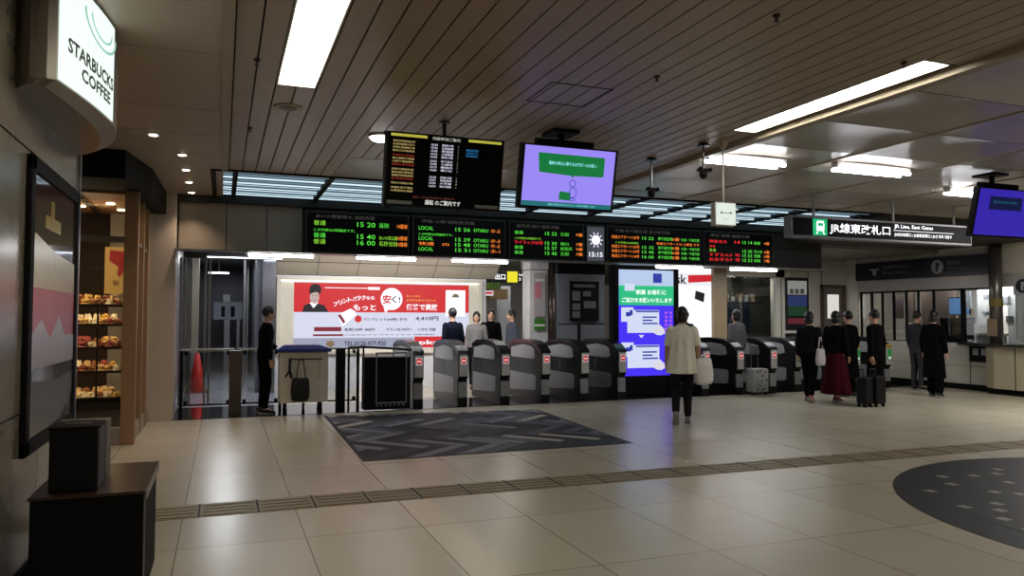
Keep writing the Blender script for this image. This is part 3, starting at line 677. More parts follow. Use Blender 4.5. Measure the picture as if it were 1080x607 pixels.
# shelving with bagged goods
t = thing('display_shelf', 'dark shelving unit full of goods behind the shop glass', 'shelf', (-1.7, 10.75, 0))
g = MB(); zs = [.52, .84, 1.13, 1.41, 1.65]
g.box(-2.3, -1.12, 10.42, 10.98, 0, .46)
ob('base', g, mat('shelf_dark_wood', (40, 26, 18), .5), t)
for z in zs: ob('board', MB().box(-2.3, -1.12, 10.42, 10.98, z-.03, z), MATS['shelf_dark_wood'], t)
for x in (-2.3, -1.42, -1.14): ob('upright', MB().box(x, x+.02, 10.43, 10.45, .46, 1.66), blackm, t)
goods = [mat('bread_tan', (216, 176, 120), .6, 0, .3, 30), mat('bread_brown', (150, 92, 52), .6, 0, .3, 30), mat('paper_cream', (232, 214, 178), .5, 0, .2, 30), mat('wrap_red', (150, 60, 40), .5), mat('bread_gold', (222, 176, 96), .5, 0, .3, 30)]
def bag_mesh(sd):
    """a crumpled packet"""
    r = random.Random(sd); m = MB(); m.box(-.045, .045, -.04, .04, 0, .06)
    bmesh.ops.subdivide_edges(m.bm, edges=m.bm.edges[:], cuts=2, use_grid_fill=True)
    for v in m.bm.verts:
        k = 1 if v.co.z < .01 else .8 if v.co.z < .05 else .55
        v.co = Vector((v.co.x*k+r.uniform(-.01, .01), v.co.y*k+r.uniform(-.008, .008), v.co.z+(r.uniform(-.012, .012) if v.co.z > .01 else 0)))
    me = bpy.data.meshes.new('goods'); m.bm.to_mesh(me); m.bm.free()
    return me
gm = []
for k, mm in enumerate(goods):
    me = bag_mesh(k); me.materials.append(mm); gm.append(me)
rnd = random.Random(2)
names = ('lowest', 'second lowest', 'middle', 'second highest', 'top')
for si, z in enumerate(zs):
    for row, y, zz, n in ((0, 10.50, 0, 12), (1, 10.61, 0, 12), (2, 10.56, .055, 11)):
        for k in range(n):
            x = -2.22+k*.093+rnd.uniform(-.008, .008)+(.04 if row == 2 else 0)
            if x < -2.0: continue
            o = bpy.data.objects.new('wrapped_bread', gm[rnd.randrange(5)]); COL.objects.link(o)
            o.location = (x, y, z+zz); o.rotation_euler = (0, 0, rnd.uniform(0, 6)); sc = rnd.uniform(.85, 1.1); o.scale = (sc, sc, sc)
            tag(o, 'piece of wrapped bread on the %s shop shelf, %s' % (names[si], ('front row', 'back row', 'stacked on top')[row]), 'bread', 'wrapped bread on the %s shop shelf' % names[si])
for z in zs[1:]:
    area('shelf_lamp_light', (-1.7, 10.46, z-.04), (1.1, .05), 3.4, (1, .72, .42))
area('shelf_lamp_light', (-1.7, 10.5, 2.1), (1.0, .05), 4, (1, .74, .45))
area('shop_ceiling_fill', (-1.8, 11.0, 2.5), (.9, .3), 7, (1, .74, .48), (PI, 0, 0))  # added fill aimed upward to brighten the shop ceiling

# ------------------------------------------------------------------ left passage beyond the gate line
pd = mat('passage_grey', (120, 120, 126), .25, .4); pdk = mat('passage_dark', (104, 106, 116), .3, .2)
struct('floor_passage', MB().box(-.75, 1.0, 13.6, 25, 0, .004), mat('passage_floor_stone', (170, 170, 180), .14, 0, .1, 3))
struct('wall_passage_left', MB().box(-.95, -.75, 12.6, 25, 0, 2.95), pd)
struct('wall_passage_end', MB().box(-.95, 1.3, 25, 25.2, 0, 2.95), pdk)
struct('pillar_passage', MB().box(-.72, -.46, 17.2, 17.5, 0, 2.95), mat('concrete_column', (120, 112, 98), .5))
g = MB().box(-.62, .98, 14.0, 14.1, 2.5, 2.95); struct('trim_3', g, mat('door_header', (70, 68, 66), .4, .3))
for x, lb in ((-.66, 'against the white pillar'), (-.50, 'left of the tan column'), (-.27, 'right of the tan column'), (-.2, 'at the passage mouth')):
    tag(ob('door_frame_post', MB().box(x-.018, x+.018, 13.98, 14.05, 0, 2.5), steel, loc=(x, 14, 0)), 'shiny steel door frame post %s' % lb, 'post', 'steel door frame posts')
struct('window_3', MB().box(-.66, -.5, 14.01, 14.02, .02, 2.5), glass('door_glass', (200, 205, 210), .15))
g = MB().box(.62, .74, 15.9, 16.1, 0, 2.95); struct('trim_4', g, pdk)
g = MB().box(.74, .99, 15.75, 16.2, 0, 2.95); struct('wall_metal_panel', g, mat('mottled_steel', (120, 120, 126), .25, .7, .5, 25))
g = MB().box(.74, .99, 16.2, 25, 0, 2.95); struct('wall_passage_right', g, pdk)
t = thing('blocking_panel', 'pale blue-grey box with two dark slots across the end of the passage', 'equipment', (.15, 22, 0))
ob('body', MB().box(-.22, .52, 21.9, 22.2, 1.42, 1.9, bevel=.01), mat('pale_blue_grey', (126, 134, 146), .4), t)
ob('slot', MB().box(-.02, .07, 21.88, 21.9, 1.5, 1.78), blackm, t); ob('slot', MB().box(.22, .32, 21.88, 21.9, 1.5, 1.78), blackm, t)
ob('column', MB().box(.06, .2, 21.95, 22.1, 0, 1.42), steel, t); ob('column', MB().box(.38, .45, 21.95, 22.1, 0, 1.42), steel, t)
ob('top_box', MB().box(.02, .2, 21.95, 22.1, 1.9, 2.1), silver, t)
for x0, x1, y, z, lb in ((-.33, .15, 20.5, 2.6, 'short tube light deep in the left passage'), (.76, .98, 15.6, 2.62, 'short tube light over the mottled steel panel'), (-.25, .98, 13.95, 2.52, 'thin tube light across the mouth of the left passage')):
    tt = thing('passage_light', lb, 'lamp', ((x0+x1)/2, y, z)); ob('tube', MB().cyl((x0, y, z), (x1, y, z), .02 if y > 14 else .008), emis('passage_tube', (235, 242, 255), 5), tt)
    ob('hanger', MB().cyl(((x0+x1)/2, y, z), ((x0+x1)/2, y, 2.95), .008), steel, tt)
for k, (x, y) in enumerate(((.45, 17.5), (.5, 19.0), (-.5, 18.0), (-.62, 20.5), (.62, 21))):
    tag(ob('steel_upright', MB().box(x-.02, x+.02, y, y+.05, 0, 2.95), steel, loc=(x, y, 0)), 'steel upright in the left passage, %s' % ('right side near', 'right side middle', 'left side near', 'left side far', 'right side far')[k], 'post', 'steel uprights in the left passage')
# traffic cone
t = thing('traffic_cone', 'red traffic cone behind the glass railing on the left', 'cone', (-.46, 16.3, 0))
ob('cone', MB().cyl((-.44, 16.3, .03), (-.44, 16.3, .78), .17, .035, seg=24), mat('cone_red', (196, 34, 28), .5), t, True)
ob('base', MB().box(-.66, -.22, 16.1, 16.5, 0, .035, bevel=.008), mat('cone_base_dark', (110, 26, 24), .6), t)

# ------------------------------------------------------------------ railings and staffed desk
clear = glass('railing_glass', (235, 238, 240), .05)
def railing(x0, x1, y, label, knobs=True):
    t = thing('glass_railing', label, 'railing', ((x0+x1)/2, y, 0), 'glass railings along the gate line')
    ob('top_rail', MB().box(x0, x1, y-.035, y+.035, .965, 1.0, bevel=.008), mat('rail_bright', (200, 200, 200), .25, .6), t)
    for x in (x0+.025, x1-.025): ob('post', MB().box(x-.022, x+.022, y-.02, y+.02, 0, .965), blackm, t)
    ob('glass_pane', MB().box(x0+.05, x1-.05, y-.004, y+.004, .14, .94), clear, t)
    ob('bottom_rail', MB().box(x0+.03, x1-.03, y-.012, y+.012, .115, .14), dark, t)
    for x in (x0+.09, x1-.09):
        for z in (.13, .90): ob('clamp', MB().box(x-.025, x+.025, y-.02, y+.02, z, z+.06, bevel=.004), blackm, t)
railing(-.6, .2, 12.85, 'glass railing nearest the white pillar on the left')
railing(.26, .92, 12.85, 'glass railing between the first railing and the white desk')
railing(1.5, 2.15, 12.75, 'glass railing between the white desk and the black barrier')
tag(ob('barrier_post', MB().box(1.72, 1.86, 12.35, 12.47, 0, 1.0, bevel=.006), blackm, loc=(1.79, 12.4, 0)), 'thick black post right of the white desk', 'post')
tag(ob('metal_post', MB().box(.12, .3, 12.6, 12.78, 0, .97, bevel=.006), mat('brownish_post', (84, 72, 62), .4), loc=(.2, 12.7, 0)), 'square brownish post between the two left glass railings', 'post')
t = thing('black_barrier', 'black panel barrier in front of the first ticket gate', 'barrier', (2.5, 12.1, 0))
ob('panel', MB().box(2.12, 2.86, 12.1, 12.35, .03, .86, bevel=.008), blackm, t)
g = MB()
for a, b in (((2.30, 12.05, .14), (2.30, 12.05, .93)), ((2.78, 12.05, .14), (2.78, 12.05, .93)), ((2.30, 12.05, .14), (2.78, 12.05, .14)), ((2.30, 12.05, .93), (2.78, 12.05, .93))): g.cyl(a, b, .012)
g.ball((2.3, 12.05, .93), (.012,)*3, 8); g.ball((2.78, 12.05, .93), (.012,)*3, 8); g.cyl((2.3, 12.05, .5), (2.3, 12.12, .5), .01); g.cyl((2.78, 12.05, .5), (2.78, 12.12, .5), .01)
ob('tube_frame', g, mat('frame_grey', (130, 130, 130), .35, .5), t)
g = MB()
for k in range(7): g.cyl((2.32+k*.07, 12.06, .10), (2.32+k*.07, 12.10, .10), .014)
ob('foot_rivet', g, silver, t)
g = MB().path([(1.95, 12.6, 1.0), (2.15, 12.3, 1.02), (2.5, 12.2, 1.0), (2.9, 12.2, .97)], .02); g.cyl((1.95, 12.6, 0), (1.95, 12.6, 1.0), .018); g.cyl((2.14, 12.32, .8), (2.14, 12.32, 1.0), .016); ob('top_rail', g, black, t)
# desk
t = thing('white_desk', 'white mobile desk with a dark blue top at the left end of the gates', 'desk', (1.18, 12.15, 0))
ob('cabinet', MB().box(.83, 1.54, 11.95, 12.4, .2, .97, bevel=.01), mat('desk_white', (206, 200, 184), .5), t)
g = MB().loft([[(.79, 11.9, .97), (1.58, 11.9, .97), (1.58, 12.45, .97), (.79, 12.45, .97)], [(.79, 11.9, 1.01), (1.58, 11.9, 1.01), (1.58, 12.45, 1.01), (.79, 12.45, 1.01)], [(.88, 12.0, 1.07), (1.42, 12.0, 1.07), (1.4, 12.35, 1.07), (.9, 12.35, 1.07)]])
ob('top', g, mat('desk_blue', (24, 44, 118), .3), t)
g = MB().cyl((.96, 11.91, .86), (1.44, 11.91, .86), .01); g.cyl((.97, 11.91, .86), (.97, 11.96, .86), .008); g.cyl((1.43, 11.91, .86), (1.43, 11.96, .86), .008); ob('rail', g, dark, t)
for x, y in ((.92, 12.02), (1.44, 12.02), (.92, 12.33), (1.44, 12.33), (1.18, 12.02)):
    g = MB().cyl((x, y, .06), (x, y, .2), .018); g.cyl((x-.02, y, .05), (x+.02, y, .05), .045); ob('caster', g, blackm, t)
g = MB().path([(1.4, 11.9, .85), (1.405, 11.89, .6), (1.38, 11.89, .55), (1.37, 11.89, .7)], .007, 8); ob('hanging_strap', g, mat('strap_grey', (170, 164, 150), .6), t)
t = thing('shoulder_bag', 'black cloth bag hanging on the front of the white desk', 'bag', (1.14, 11.88, .3))
g = MB().loft([[(1.03+.0*k, 0, 0)]*0 for k in range(0)]) if False else MB()
rings = []
for z, w_, d_ in ((.23, .10, .03), (.27, .13, .045), (.4, .14, .05), (.52, .13, .04), (.57, .12, .02)):
    rings.append([(1.12+w_*math.cos(a*PI/8), 11.885+d_*math.sin(a*PI/8), z+(.012*math.sin(3*a) if z > .5 else 0)) for a in range(16)])
ob('body', g.loft(rings), mat('bag_black', (18, 18, 20), .8), t, True)
ob('handle', MB().path([(1.06, 11.885, .56), (1.10, 11.895, .85), (1.16, 11.895, .85), (1.2, 11.885, .56)], .008, 8), MATS['bag_black'], t)
g = MB().path([(.97, 11.895, .88), (.96, 11.88, .7), (.99, 11.88, .58)], .022, 8); g.path([(.97, 11.89, .7), (.9, 11.88, .6)], .014, 8); tag(ob('rope_bundle', g, MATS['bag_black'], loc=(.97, 11.88, .58)), 'bunched black cord hanging left of the bag on the desk', 'cord')

# ------------------------------------------------------------------ ticket gates
def make_gate(name, label):
    """local: front at y=0, body runs to y=1.65, x from -.085 to .085"""
    t = thing(name, label, 'ticket gate', (0, 0, 0))
    prof = [(.05, 0), (1.62, 0), (1.65, .2), (1.65, .88), (1.6, .98), (1.35, 1.04), (.9, 1.065), (.45, 1.04), (.2, .97), (.05, .87), (.02, .84), (.02, .48), (.07, .44)]
    g = MB().prism(prof, -.085, .085, 'x'); ob('body', g, mat('gate_black', (10, 10, 11), .35, spec=.3), t)
    cap_ = [(.0, .88), (.06, .93), (.2, 1.01), (.45, 1.075), (.9, 1.10), (1.35, 1.075), (1.62, 1.0), (1.62, .95), (1.35, 1.02), (.9, 1.045), (.45, 1.02), (.2, .95), (.05, .86)]
    g = MB().prism(cap_, -.095, .095, 'x'); ob('top_cover', g, mat('gate_cover', (30, 30, 33), .22), t)
    gp = mat('gate_panel_grey', (150, 150, 152), .4, .1)
    for s in (-1, 1):
        x0, x1 = (s*.085, s*.092)
        g = MB().prism([(.32, .78), (.45, .75), (1.5, .75), (1.5, .93), (.9, 1.0), (.5, .975), (.36, .93)], min(x0, x1), max(x0, x1), 'x'); ob('upper_side_panel', g, gp, t)
        g = MB().prism([(.32, .20), (1.55, .12), (1.55, .47), (.32, .47), (.28, .43), (.28, .25)], min(x0, x1), max(x0, x1), 'x'); ob('lower_side_panel', g, gp, t)
        g = MB().box(min(x0, x1), max(x0, x1), .9, .92, .5, .72); ob('seam_strip', g, silver, t)
    ob('flap', MB().box(.085, .22, .78, .81, .52, .72, bevel=.006), blackm, t)
    ob('front_panel', MB().box(-.07, .07, -.012, .03, .50, .865, bevel=.006), mat('gate_front_silver', (200, 198, 194), .35, .1), t)
    ob('foot_block', MB().box(-.075, .075, .03, .1, .14, .40, bevel=.008), mat('gate_foot_grey', (150, 150, 152), .35, .1), t)
    g = MB().box(-.055, .055, -.016, -.012, .70, .83); ob('sign_plate', g, emis('gate_sign_plate', (205, 200, 200), .55), t)
    return t
gp_ = make_gate('ticket_gate', '')
g = MB(); g.cyl((0, -.0165, .765), (0, -.02, .765), .05, seg=24); ob('no_entry_disc', g, emis('no_entry_red', (205, 36, 40), .8), gp_)
g = MB(); g.box(-.034, .034, -.023, -.0205, .755, .775); ob('no_entry_bar', g, emis('no_entry_white', (235, 230, 230), .8), gp_)
gx = [3.05, 3.82, 4.58, 5.34, 6.10, 6.86, 8.68, 9.47, 10.27]
gl = ['first ticket gate from the left, beside the black panel barrier', 'second ticket gate from the left', 'third ticket gate from the left', 'fourth ticket gate from the left', 'fifth ticket gate from the left',
      'sixth ticket gate from the left, beside the blue advertising screen', 'ticket gate just right of the advertising screen, behind the white blouse', 'ticket gate left of the white suitcase', 'ticket gate right of the white suitcase']
for i, (x, lb) in enumerate(zip(gx, gl)):
    y = 12.3
    if i == 0: gp_.location = (x, y, .006); gp_['label'] = lb; gp_['group'] = 'ticket gates with red no entry signs'
    else: dup(gp_, (x, y, .006), lb, 'ticket gates with red no entry signs')
gq = make_gate('ticket_gate', 'ticket gate with yellow top and green arrow, left of the white tote bag')
g = MB(); g.box(-.055, .055, -.021, -.017, .60, .83); ob('green_sign', g, emis('gate_green', (40, 130, 60), .6), gq)
g = MB(); g.box(-.03, .03, -.024, -.0215, .62, .67); ob('white_mark', g, emis('no_entry_white', (235, 230, 230), .8), gq)
g = MB().box(-.07, .07, -.02, .12, .865, .93, bevel=.01); ob('yellow_reader', g, mat('reader_yellow', (190, 160, 30), .4), gq)
gq.location = (11.07, 12.5, .006); gq['group'] = 'ticket gates with yellow readers'
for x, lb in ((12.0, 'ticket gate with yellow top behind the maroon skirt'), (12.62, 'ticket gate with yellow top left of the dark travellers'), (13.5, 'rightmost ticket gate with yellow top beside the office wall')):
    dup(gq, (x, 12.5, .006), lb)

# ------------------------------------------------------------------ advertising screen standing among the gates
t = thing('advertising_screen', 'tall black standing screen with a blue and green picture', 'screen', (7.72, 12.95, 0))
Yc = 12.9
ob('housing', MB().box(6.98, 8.46, Yc, Yc+.16, 0.006, 2.52, bevel=.012), blackm, t)
x0, x1 = 7.11, 8.33; z0, z1 = .38, 2.43
def px_(u): return x0+(x1-x0)*u
def pz_(v): return z1-(z1-z0)*v
def scr(u0, u1, v0, v1, name, m, k=1):
    return ob(name, MB().box(px_(u0), px_(u1), Yc-.004*k-.002, Yc-.004*k+.001, pz_(v1), pz_(v0)), m, t)
scr(0, 1, 0, 1, 'screen', emis('ad_blue', (70, 50, 245), 1.0))
scr(0, 1, 0, .17, 'pale_band', emis('ad_pale', (188, 208, 240), .95), 2)
scr(0, 1, .15, .335, 'green_band', emis('ad_green', (44, 196, 132), .95), 3)
scr(.62, .78, .03, .12, 'blue_symbol', emis('ad_navy', (40, 60, 170), .9), 3)
for v in (.37, .70):
    scr(.04, .26, v-.015, v+.12, 'picture_card', emis('ad_card', (215, 225, 250), .95), 3)
    scr(.15, .73, v+.01, v+.225, 'picture_card', MATS['ad_card'], 2)
    scr(.30, .72, v+.015, v+.03, 'picture_line', MATS['ad_navy'], 4)
    g = MB()
    for a, b, c in ((.42, .68, .07), (.42, .60, .10), (.42, .7, .13)): g.box(px_(a), px_(b), Yc-.02, Yc-.017, pz_(v+c+.014), pz_(v+c))
    ob('picture_line', g, MATS['ad_navy'], t)
    g = MB().box(px_(.12), px_(.2), Yc-.02, Yc-.017, pz_(v+.07), pz_(v+.03)); g.box(px_(.19), px_(.24), Yc-.02, Yc-.017, pz_(v+.06), pz_(v+.01)); ob('picture_mark', g, MATS['ad_navy'], t)
    # pointing hand drawn on the screen
    pts = [(.60, .19), (.66, .165), (.74, .15), (.82, .19), (.83, .23), (.76, .25), (.68, .245), (.62, .225)]
    g = MB().prism([(px_(a), pz_(v+b)) for a, b in pts], Yc-.022, Yc-.018, 'y'); ob('drawn_hand', g, emis('ad_hand', (230, 228, 240), .9), t)
    g = MB()
    for c, s in enumerate(('改札機', 'タッチ')):
        for j, ch in enumerate(s*2): g.text(ch, (px_(.83+.08*c), Yc-.02, pz_(v+.05+.038*j)), h=.055, width=.07, bold=.02)
    ob('pink_lettering', g, emis('ad_pink', (240, 120, 230), .95), t)
g = MB().prism([(px_(.35), pz_(.615)), (px_(.45), pz_(.615)), (px_(.40), pz_(.645))], Yc-.02, Yc-.016, 'y'); ob('arrow', g, MATS['ad_hand'], t)
g = MB().text('駅員 お客様に', (px_(.30), Yc-.02, pz_(.235)), h=.1, width=.68, bold=.03); g.text('ご協力をお願いいたします', (px_(.05), Yc-.02, pz_(.31)), h=.1, width=1.12, bold=.03)
ob('white_lettering', g, emis('ad_white', (235, 255, 245), 1.1), t)
g = MB().box(px_(.1), px_(.28), Yc-.02, Yc-.016, pz_(.2), pz_(.13)); ob('picture_card', g, MATS['ad_card'], t)

# ------------------------------------------------------------------ wall with the long advertisement
tile = mat('cream_wall_tile', (176, 166, 148), .4, 0, .06, 3)
g = MB(); g.mi = 0; g.box(1.0, 5.5, 16.05, 16.3, 0, 2.35)
g.mi = 1; 
for k in range(6):
    xa = 1.0+k*.82; xb = min(xa+.81, 5.7)
    for (ya, za, yb, zb) in ((16.05, 2.36, 15.75, 2.60), (15.74, 2.61, 15.3, 2.95)):
        f = [(xa, ya, za), (xb, ya, za), (xb, yb, zb), (xa, yb, zb)]; g.quad(f)
g.mi = 2; g.quad([(1.0, 16.1, 2.35), (5.7, 16.1, 2.35), (5.7, 15.35, 2.97), (1.0, 15.35, 2.97)])
struct('wall_back', g, [mat('white_lower_wall', (214, 212, 214), .35), tile, blackm])
t = thing('wall_advertisement', 'long red and white advertisement on the wall beyond the gates', 'advertisement', (3.2, 16.03, .8))
Ya = 16.0
g = MB(); e = .11
for a in ((1.02, 5.38, 2.24, 2.32), (1.02, 5.38, .74, .84), (1.02, 1.12, .84, 2.24), (5.28, 5.38, .84, 2.24)): g.box(a[0], a[1], Ya-.05, Ya+.05, a[2], a[3], bevel=.006)
ob('frame', g, mat('ad_frame_cream', (214, 208, 190), .4), t)
ob('top_lamp', MB().box(1.1, 5.3, Ya-.052, Ya-.03, 2.22, 2.245), emis('ad_top_lamp', (255, 250, 240), 2.4), t)
ob('panel', MB().box(1.36, 5.08, Ya+.0, Ya+.02, .84, 2.2), emis('ad_white_panel', (214, 216, 236), 1.0), t)
ob('side_panel', MB().box(1.12, 1.36, Ya+.0, Ya+.02, .84, 2.22), MATS['ad_frame_cream'], t); ob('side_panel', MB().box(5.08, 5.28, Ya, Ya+.02, .84, 2.22), MATS['ad_frame_cream'], t)
RED = emis('ad_red', (214, 36, 40), .95); INK = emis('ad_ink', (60, 56, 96), .6); ADW = emis('ad_panel_white', (245, 243, 250), 1.15)
def adx(p): return 1.36+(p-310)/(493-310)*3.72      # position along the panel, measured in its own width
def adz(q): return 2.2-(q-297.5)/(366.5-297.5)*1.36
def adbox(name, m, p0, q0, p1, q1, k=1): return ob(name, MB().box(adx(p0), adx(p1), Ya-.003*k, Ya-.003*k+.003, adz(q1), adz(q0)), m, t)
adbox('red_field', RED, 310, 297.5, 493, 328, 1)
adbox('white_card', ADW, 467, 303, 489, 332, 2)
adbox('red_logo_block', RED, 433, 354, 493, 366, 1)
adbox('grey_footer', emis('ad_footer', (176, 180, 205), .75), 310, 355, 432, 366.5, 1)
adbox('red_ribbon', emis('ad_dark_red', (150, 36, 56), .7), 330, 343.5, 357, 348, 1); adbox('red_ribbon', MATS['ad_dark_red'], 329, 351, 359, 353, 1)
adbox('thin_line', ADW, 340, 302, 395, 302.8, 2); adbox('thin_line', ADW, 384, 301, 396, 304, 3)
# portrait of a man in a dark suit
g = MB(); g.mi = 0; g.prism([(adx(a), adz(b)) for a, b in ((318, 328), (320, 321), (325, 319), (333, 319), (340, 321), (344, 328))], Ya-.006, Ya-.003, 'y')
g.mi = 1; g.prism([(adx(325), adz(318)), (adx(329), adz(324)), (adx(334), adz(318))], Ya-.009, Ya-.006, 'y')
g.mi = 2; g.prism([(adx(330+4.6*math.cos(a*PI/8)), adz(312.5-6.8*math.sin(a*PI/8))) for a in range(16)], Ya-.012, Ya-.009, 'y')
g.mi = 3; g.prism([(adx(a), adz(b)) for a, b in ((325.2, 310), (324.6, 304), (327, 299.5), (331, 298.3), (335, 300), (336.8, 304), (335.4, 310), (334.2, 308), (331, 307), (327, 308.5))], Ya-.015, Ya-.012, 'y')
for a, b in ((328.3, 311), (332.6, 311)): g.box(adx(a-.7), adx(a+.7), Ya-.015, Ya-.012, adz(b+.3), adz(b-.3))
g.box(adx(329), adx(332), Ya-.015, Ya-.012, adz(316), adz(315.6))
ob('portrait', g, [emis('suit_ink', (26, 22, 30), .6), ADW, emis('portrait_skin', (214, 186, 182), .8), emis('portrait_hair', (24, 18, 24), .6)], t)
g = MB().prism([(adx(408.5+11.5*math.cos(a*PI/12)), adz(313.5-12*math.sin(a*PI/12))) for a in range(24)], Ya-.006, Ya-.003, 'y'); g.prism([(adx(400), adz(322)), (adx(402), adz(329)), (adx(406), adz(324))], Ya-.006, Ya-.003, 'y')
ob('speech_balloon', g, ADW, t)
def adt(name, m, items):
    g = MB()
    for s, p, q, hp, wp in items: g.text(s, (adx(p), Ya-.012, adz(q)), h=hp*1.36/69, width=wp*3.72/183, bold=.025)
    return ob(name, g, m, t)
g = MB()
for k, ch in enumerate('プリントパックなら'):
    g.text(ch, (adx(349+k*4.7), Ya-.012, adz(322-k*1.9+.12*k*k)), h=.1*(1 if k < 7 else .75), width=.085, bold=.03)
ob('curved_lettering', g, ADW, t)
adt('white_lettering', ADW, [('もっと', 369, 326, 6.5, 23), ('価格で貢献', 424, 325.5, 7, 34)])
adt('balloon_kanji', RED, [('安', 399, 319, 10, 9)]); adt('balloon_kana', INK, [('く!', 408.5, 318, 8, 9)])
adt('orange_lettering', emis('ad_orange', (250, 180, 90), .9), [('ネットから', 424, 311.5, 2.5, 15), ('お客様の声で実現した', 424, 316, 2.5, 32)])
adt('dark_lettering', INK, [('パンフレット(A4判)', 379, 337.5, 3.8, 36), ('4,410円', 434, 337, 5, 25), ('から', 417, 337, 3.5, 8), ('名刺100枚 480円', 360, 348, 3.5, 31), ('チラシ100 390円〜', 403, 348, 3.3, 28), ('ハガキ 印刷', 436, 348, 3.3, 20), ('TEL.0120-977-920', 360, 363.5, 5, 43), ('ご注文はウェブサイトから 送料無料', 360, 352.5, 1.2, 95)])
adt('logo_lettering', ADW, [('pkc', 438, 364, 6, 22)])
g = MB().cyl((adx(374), Ya-.009, adz(335)), (adx(374), Ya-.003, adz(335)), .08, seg=6); ob('red_badge', g, RED, t)
g = MB().prism([(adx(a), adz(b)) for a, b in ((353, 331), (366, 324), (371, 327), (372, 331), (358, 343))], Ya-.009, Ya-.006, 'y'); g.mi = 1; g.prism([(adx(a), adz(b)) for a, b in ((353, 331), (356, 330), (361, 338), (359, 340))], Ya-.012, Ya-.009, 'y')
ob('printed_leaflet', g, [ADW, MATS['ad_dark_red']], t)
g = MB().prism([(adx(346+(5.5 if k % 2 else 3.2)*math.cos(k*PI/7)), adz(361-(4.2 if k % 2 else 2.6)*math.sin(k*PI/7))) for k in range(14)], Ya-.009, Ya-.003, 'y'); ob('gold_crest', g, emis('ad_gold', (150, 120, 80), .7), t)
ob('card_arch', MB().prism([(adx(478+4*math.cos(a*PI/8)), adz(311-4*math.sin(a*PI/8))) for a in range(9)], Ya-.012, Ya-.009, 'y'), emis('ad_gold', (150, 120, 80), .7), t)

# ------------------------------------------------------------------ concourse seen past the gates
struct('wall_concourse_end', MB().box(5.4, 10.0, 22, 22.2, 0, 2.95), mat('concourse_wall', (150, 146, 142), .5))
t = thing('overhead_sign', 'black overhead sign with a yellow square beyond the gates', 'sign', (6.3, 17, 2.3))
ob('board', MB().box(5.72, 6.9, 17.0, 17.08, 2.33, 2.62, bevel=.006), blackm, t)
ob('yellow_square', MB().box(6.36, 6.62, 16.99, 17.0, 2.34, 2.60), emis('sign_yellow', (240, 225, 20), 1.0), t)
g = MB().text('出口', (6.05, 16.992, 2.40), h=.14, width=.26, bold=.03); g.text('South Exit', (6.65, 16.992, 2.5), h=.06, width=.22, bold=.02); g.text('5・6', (6.66, 16.992, 2.38), h=.08, width=.2, bold=.03); ob('lettering', g, ADW, t)
ob('hanger', MB().cyl((5.9, 17.04, 2.6), (5.9, 17.04, 2.95), .015).cyl((6.75, 17.04, 2.6), (6.75, 17.04, 2.95), .015), dark, t)
t = thing('green_led_sign', 'small green lit sign under the black overhead sign', 'sign', (5.95, 16.9, 2.1))
ob('board', MB().box(5.74, 6.16, 16.9, 16.96, 2.17, 2.33), mat('led_board_green', (40, 52, 20), .4), t)
ob('lettering', MB().text('5番線 15:20', (5.77, 16.895, 2.26), h=.05, width=.36).text('7番線 15:30', (5.77, 16.895, 2.19), h=.05, width=.36), emis('led_olive', (110, 150, 50), .7), t)
ob('hanger', MB().cyl((5.95, 16.93, 2.33), (5.95, 16.93, 2.95), .012), dark, t)
t = thing('red_white_sign', 'small white sign with a red stripe beyond the gates', 'sign', (5.85, 17.2, 1.95))
ob('board', MB().box(5.68, 6.08, 17.2, 17.24, 2.02, 2.14), emis('sign_soft_white', (220, 216, 222), .9), t); ob('red_stripe', MB().box(5.84, 6.05, 17.19, 17.2, 2.06, 2.11), RED, t)
ob('post', MB().cyl((5.88, 17.22, 0), (5.88, 17.22, 2.02), .02), dark, t)
g = MB().box(6.12, 6.6, 17.6, 18.0, 1.95, 2.2).cyl((6.36, 17.8, 2.2), (6.36, 17.8, 2.95), .02); tag(ob('brown_sign_box', g, mat('brown_box', (110, 90, 60), .5), loc=(6.3, 17.8, 1.95)), 'brown sign box beyond the gates under the yellow sign', 'sign')
tag(ob('concourse_partition', MB().box(6.6, 6.9, 18.2, 18.4, 0, 2.3), mat('pale_partition', (170, 172, 178), .4), loc=(6.75, 18.3, 0)), 'pale narrow partition behind the overhead sign', 'partition')
# pillars between the boards and gates
g = MB(); g.mi = 0
g.box(5.92, 6.33, 14.5, 14.9, 0, 2.48); g.box(5.92, 6.12, 14.48, 14.5, 2.5, 2.9); g.box(6.13, 6.33, 14.48, 14.5, 2.5, 2.9); g.box(5.92, 6.33, 14.5, 14.9, 2.5, 2.95)
struct('pillar_1', g, mat('white_clad_pillar', (196, 194, 192), .35))
t = thing('pillar_poster', 'narrow pink and grey notice on the white pillar beyond the gates', 'poster', (6.12, 14.47, 1.5))
ob('sheet', MB().box(6.0, 6.26, 14.465, 14.478, 1.52, 2.42), mat('notice_grey', (168, 160, 160), .5), t)
ob('pink_area', MB().box(6.02, 6.15, 14.46, 14.465, 1.9, 2.22), mat('notice_pink', (196, 120, 130), .5), t)
ob('pale_header', MB().box(6.02, 6.24, 14.46, 14.465, 2.25, 2.3), white, t)
t = thing('green_notice', 'small green notice low on the white pillar', 'poster', (6.12, 14.47, 1.25))
ob('sheet', MB().box(6.01, 6.25, 14.465, 14.478, 1.24, 1.48), mat('notice_green', (60, 120, 40), .5), t); ob('stripe', MB().box(6.01, 6.25, 14.46, 14.465, 1.32, 1.36), mat('notice_white', (220, 224, 214), .5), t)
tag(ob('steel_column', MB().cyl((6.44, 14.6, 0), (6.44, 14.6, 2.95), .085, seg=24), mat('warm_steel', (128, 112, 104), .25, .8), loc=(6.44, 14.6, 0), smooth=True), 'round polished steel column beside the white pillar', 'column')
g = MB(); gm_ = mat('grey_kiosk_panel', (124, 128, 134), .4)
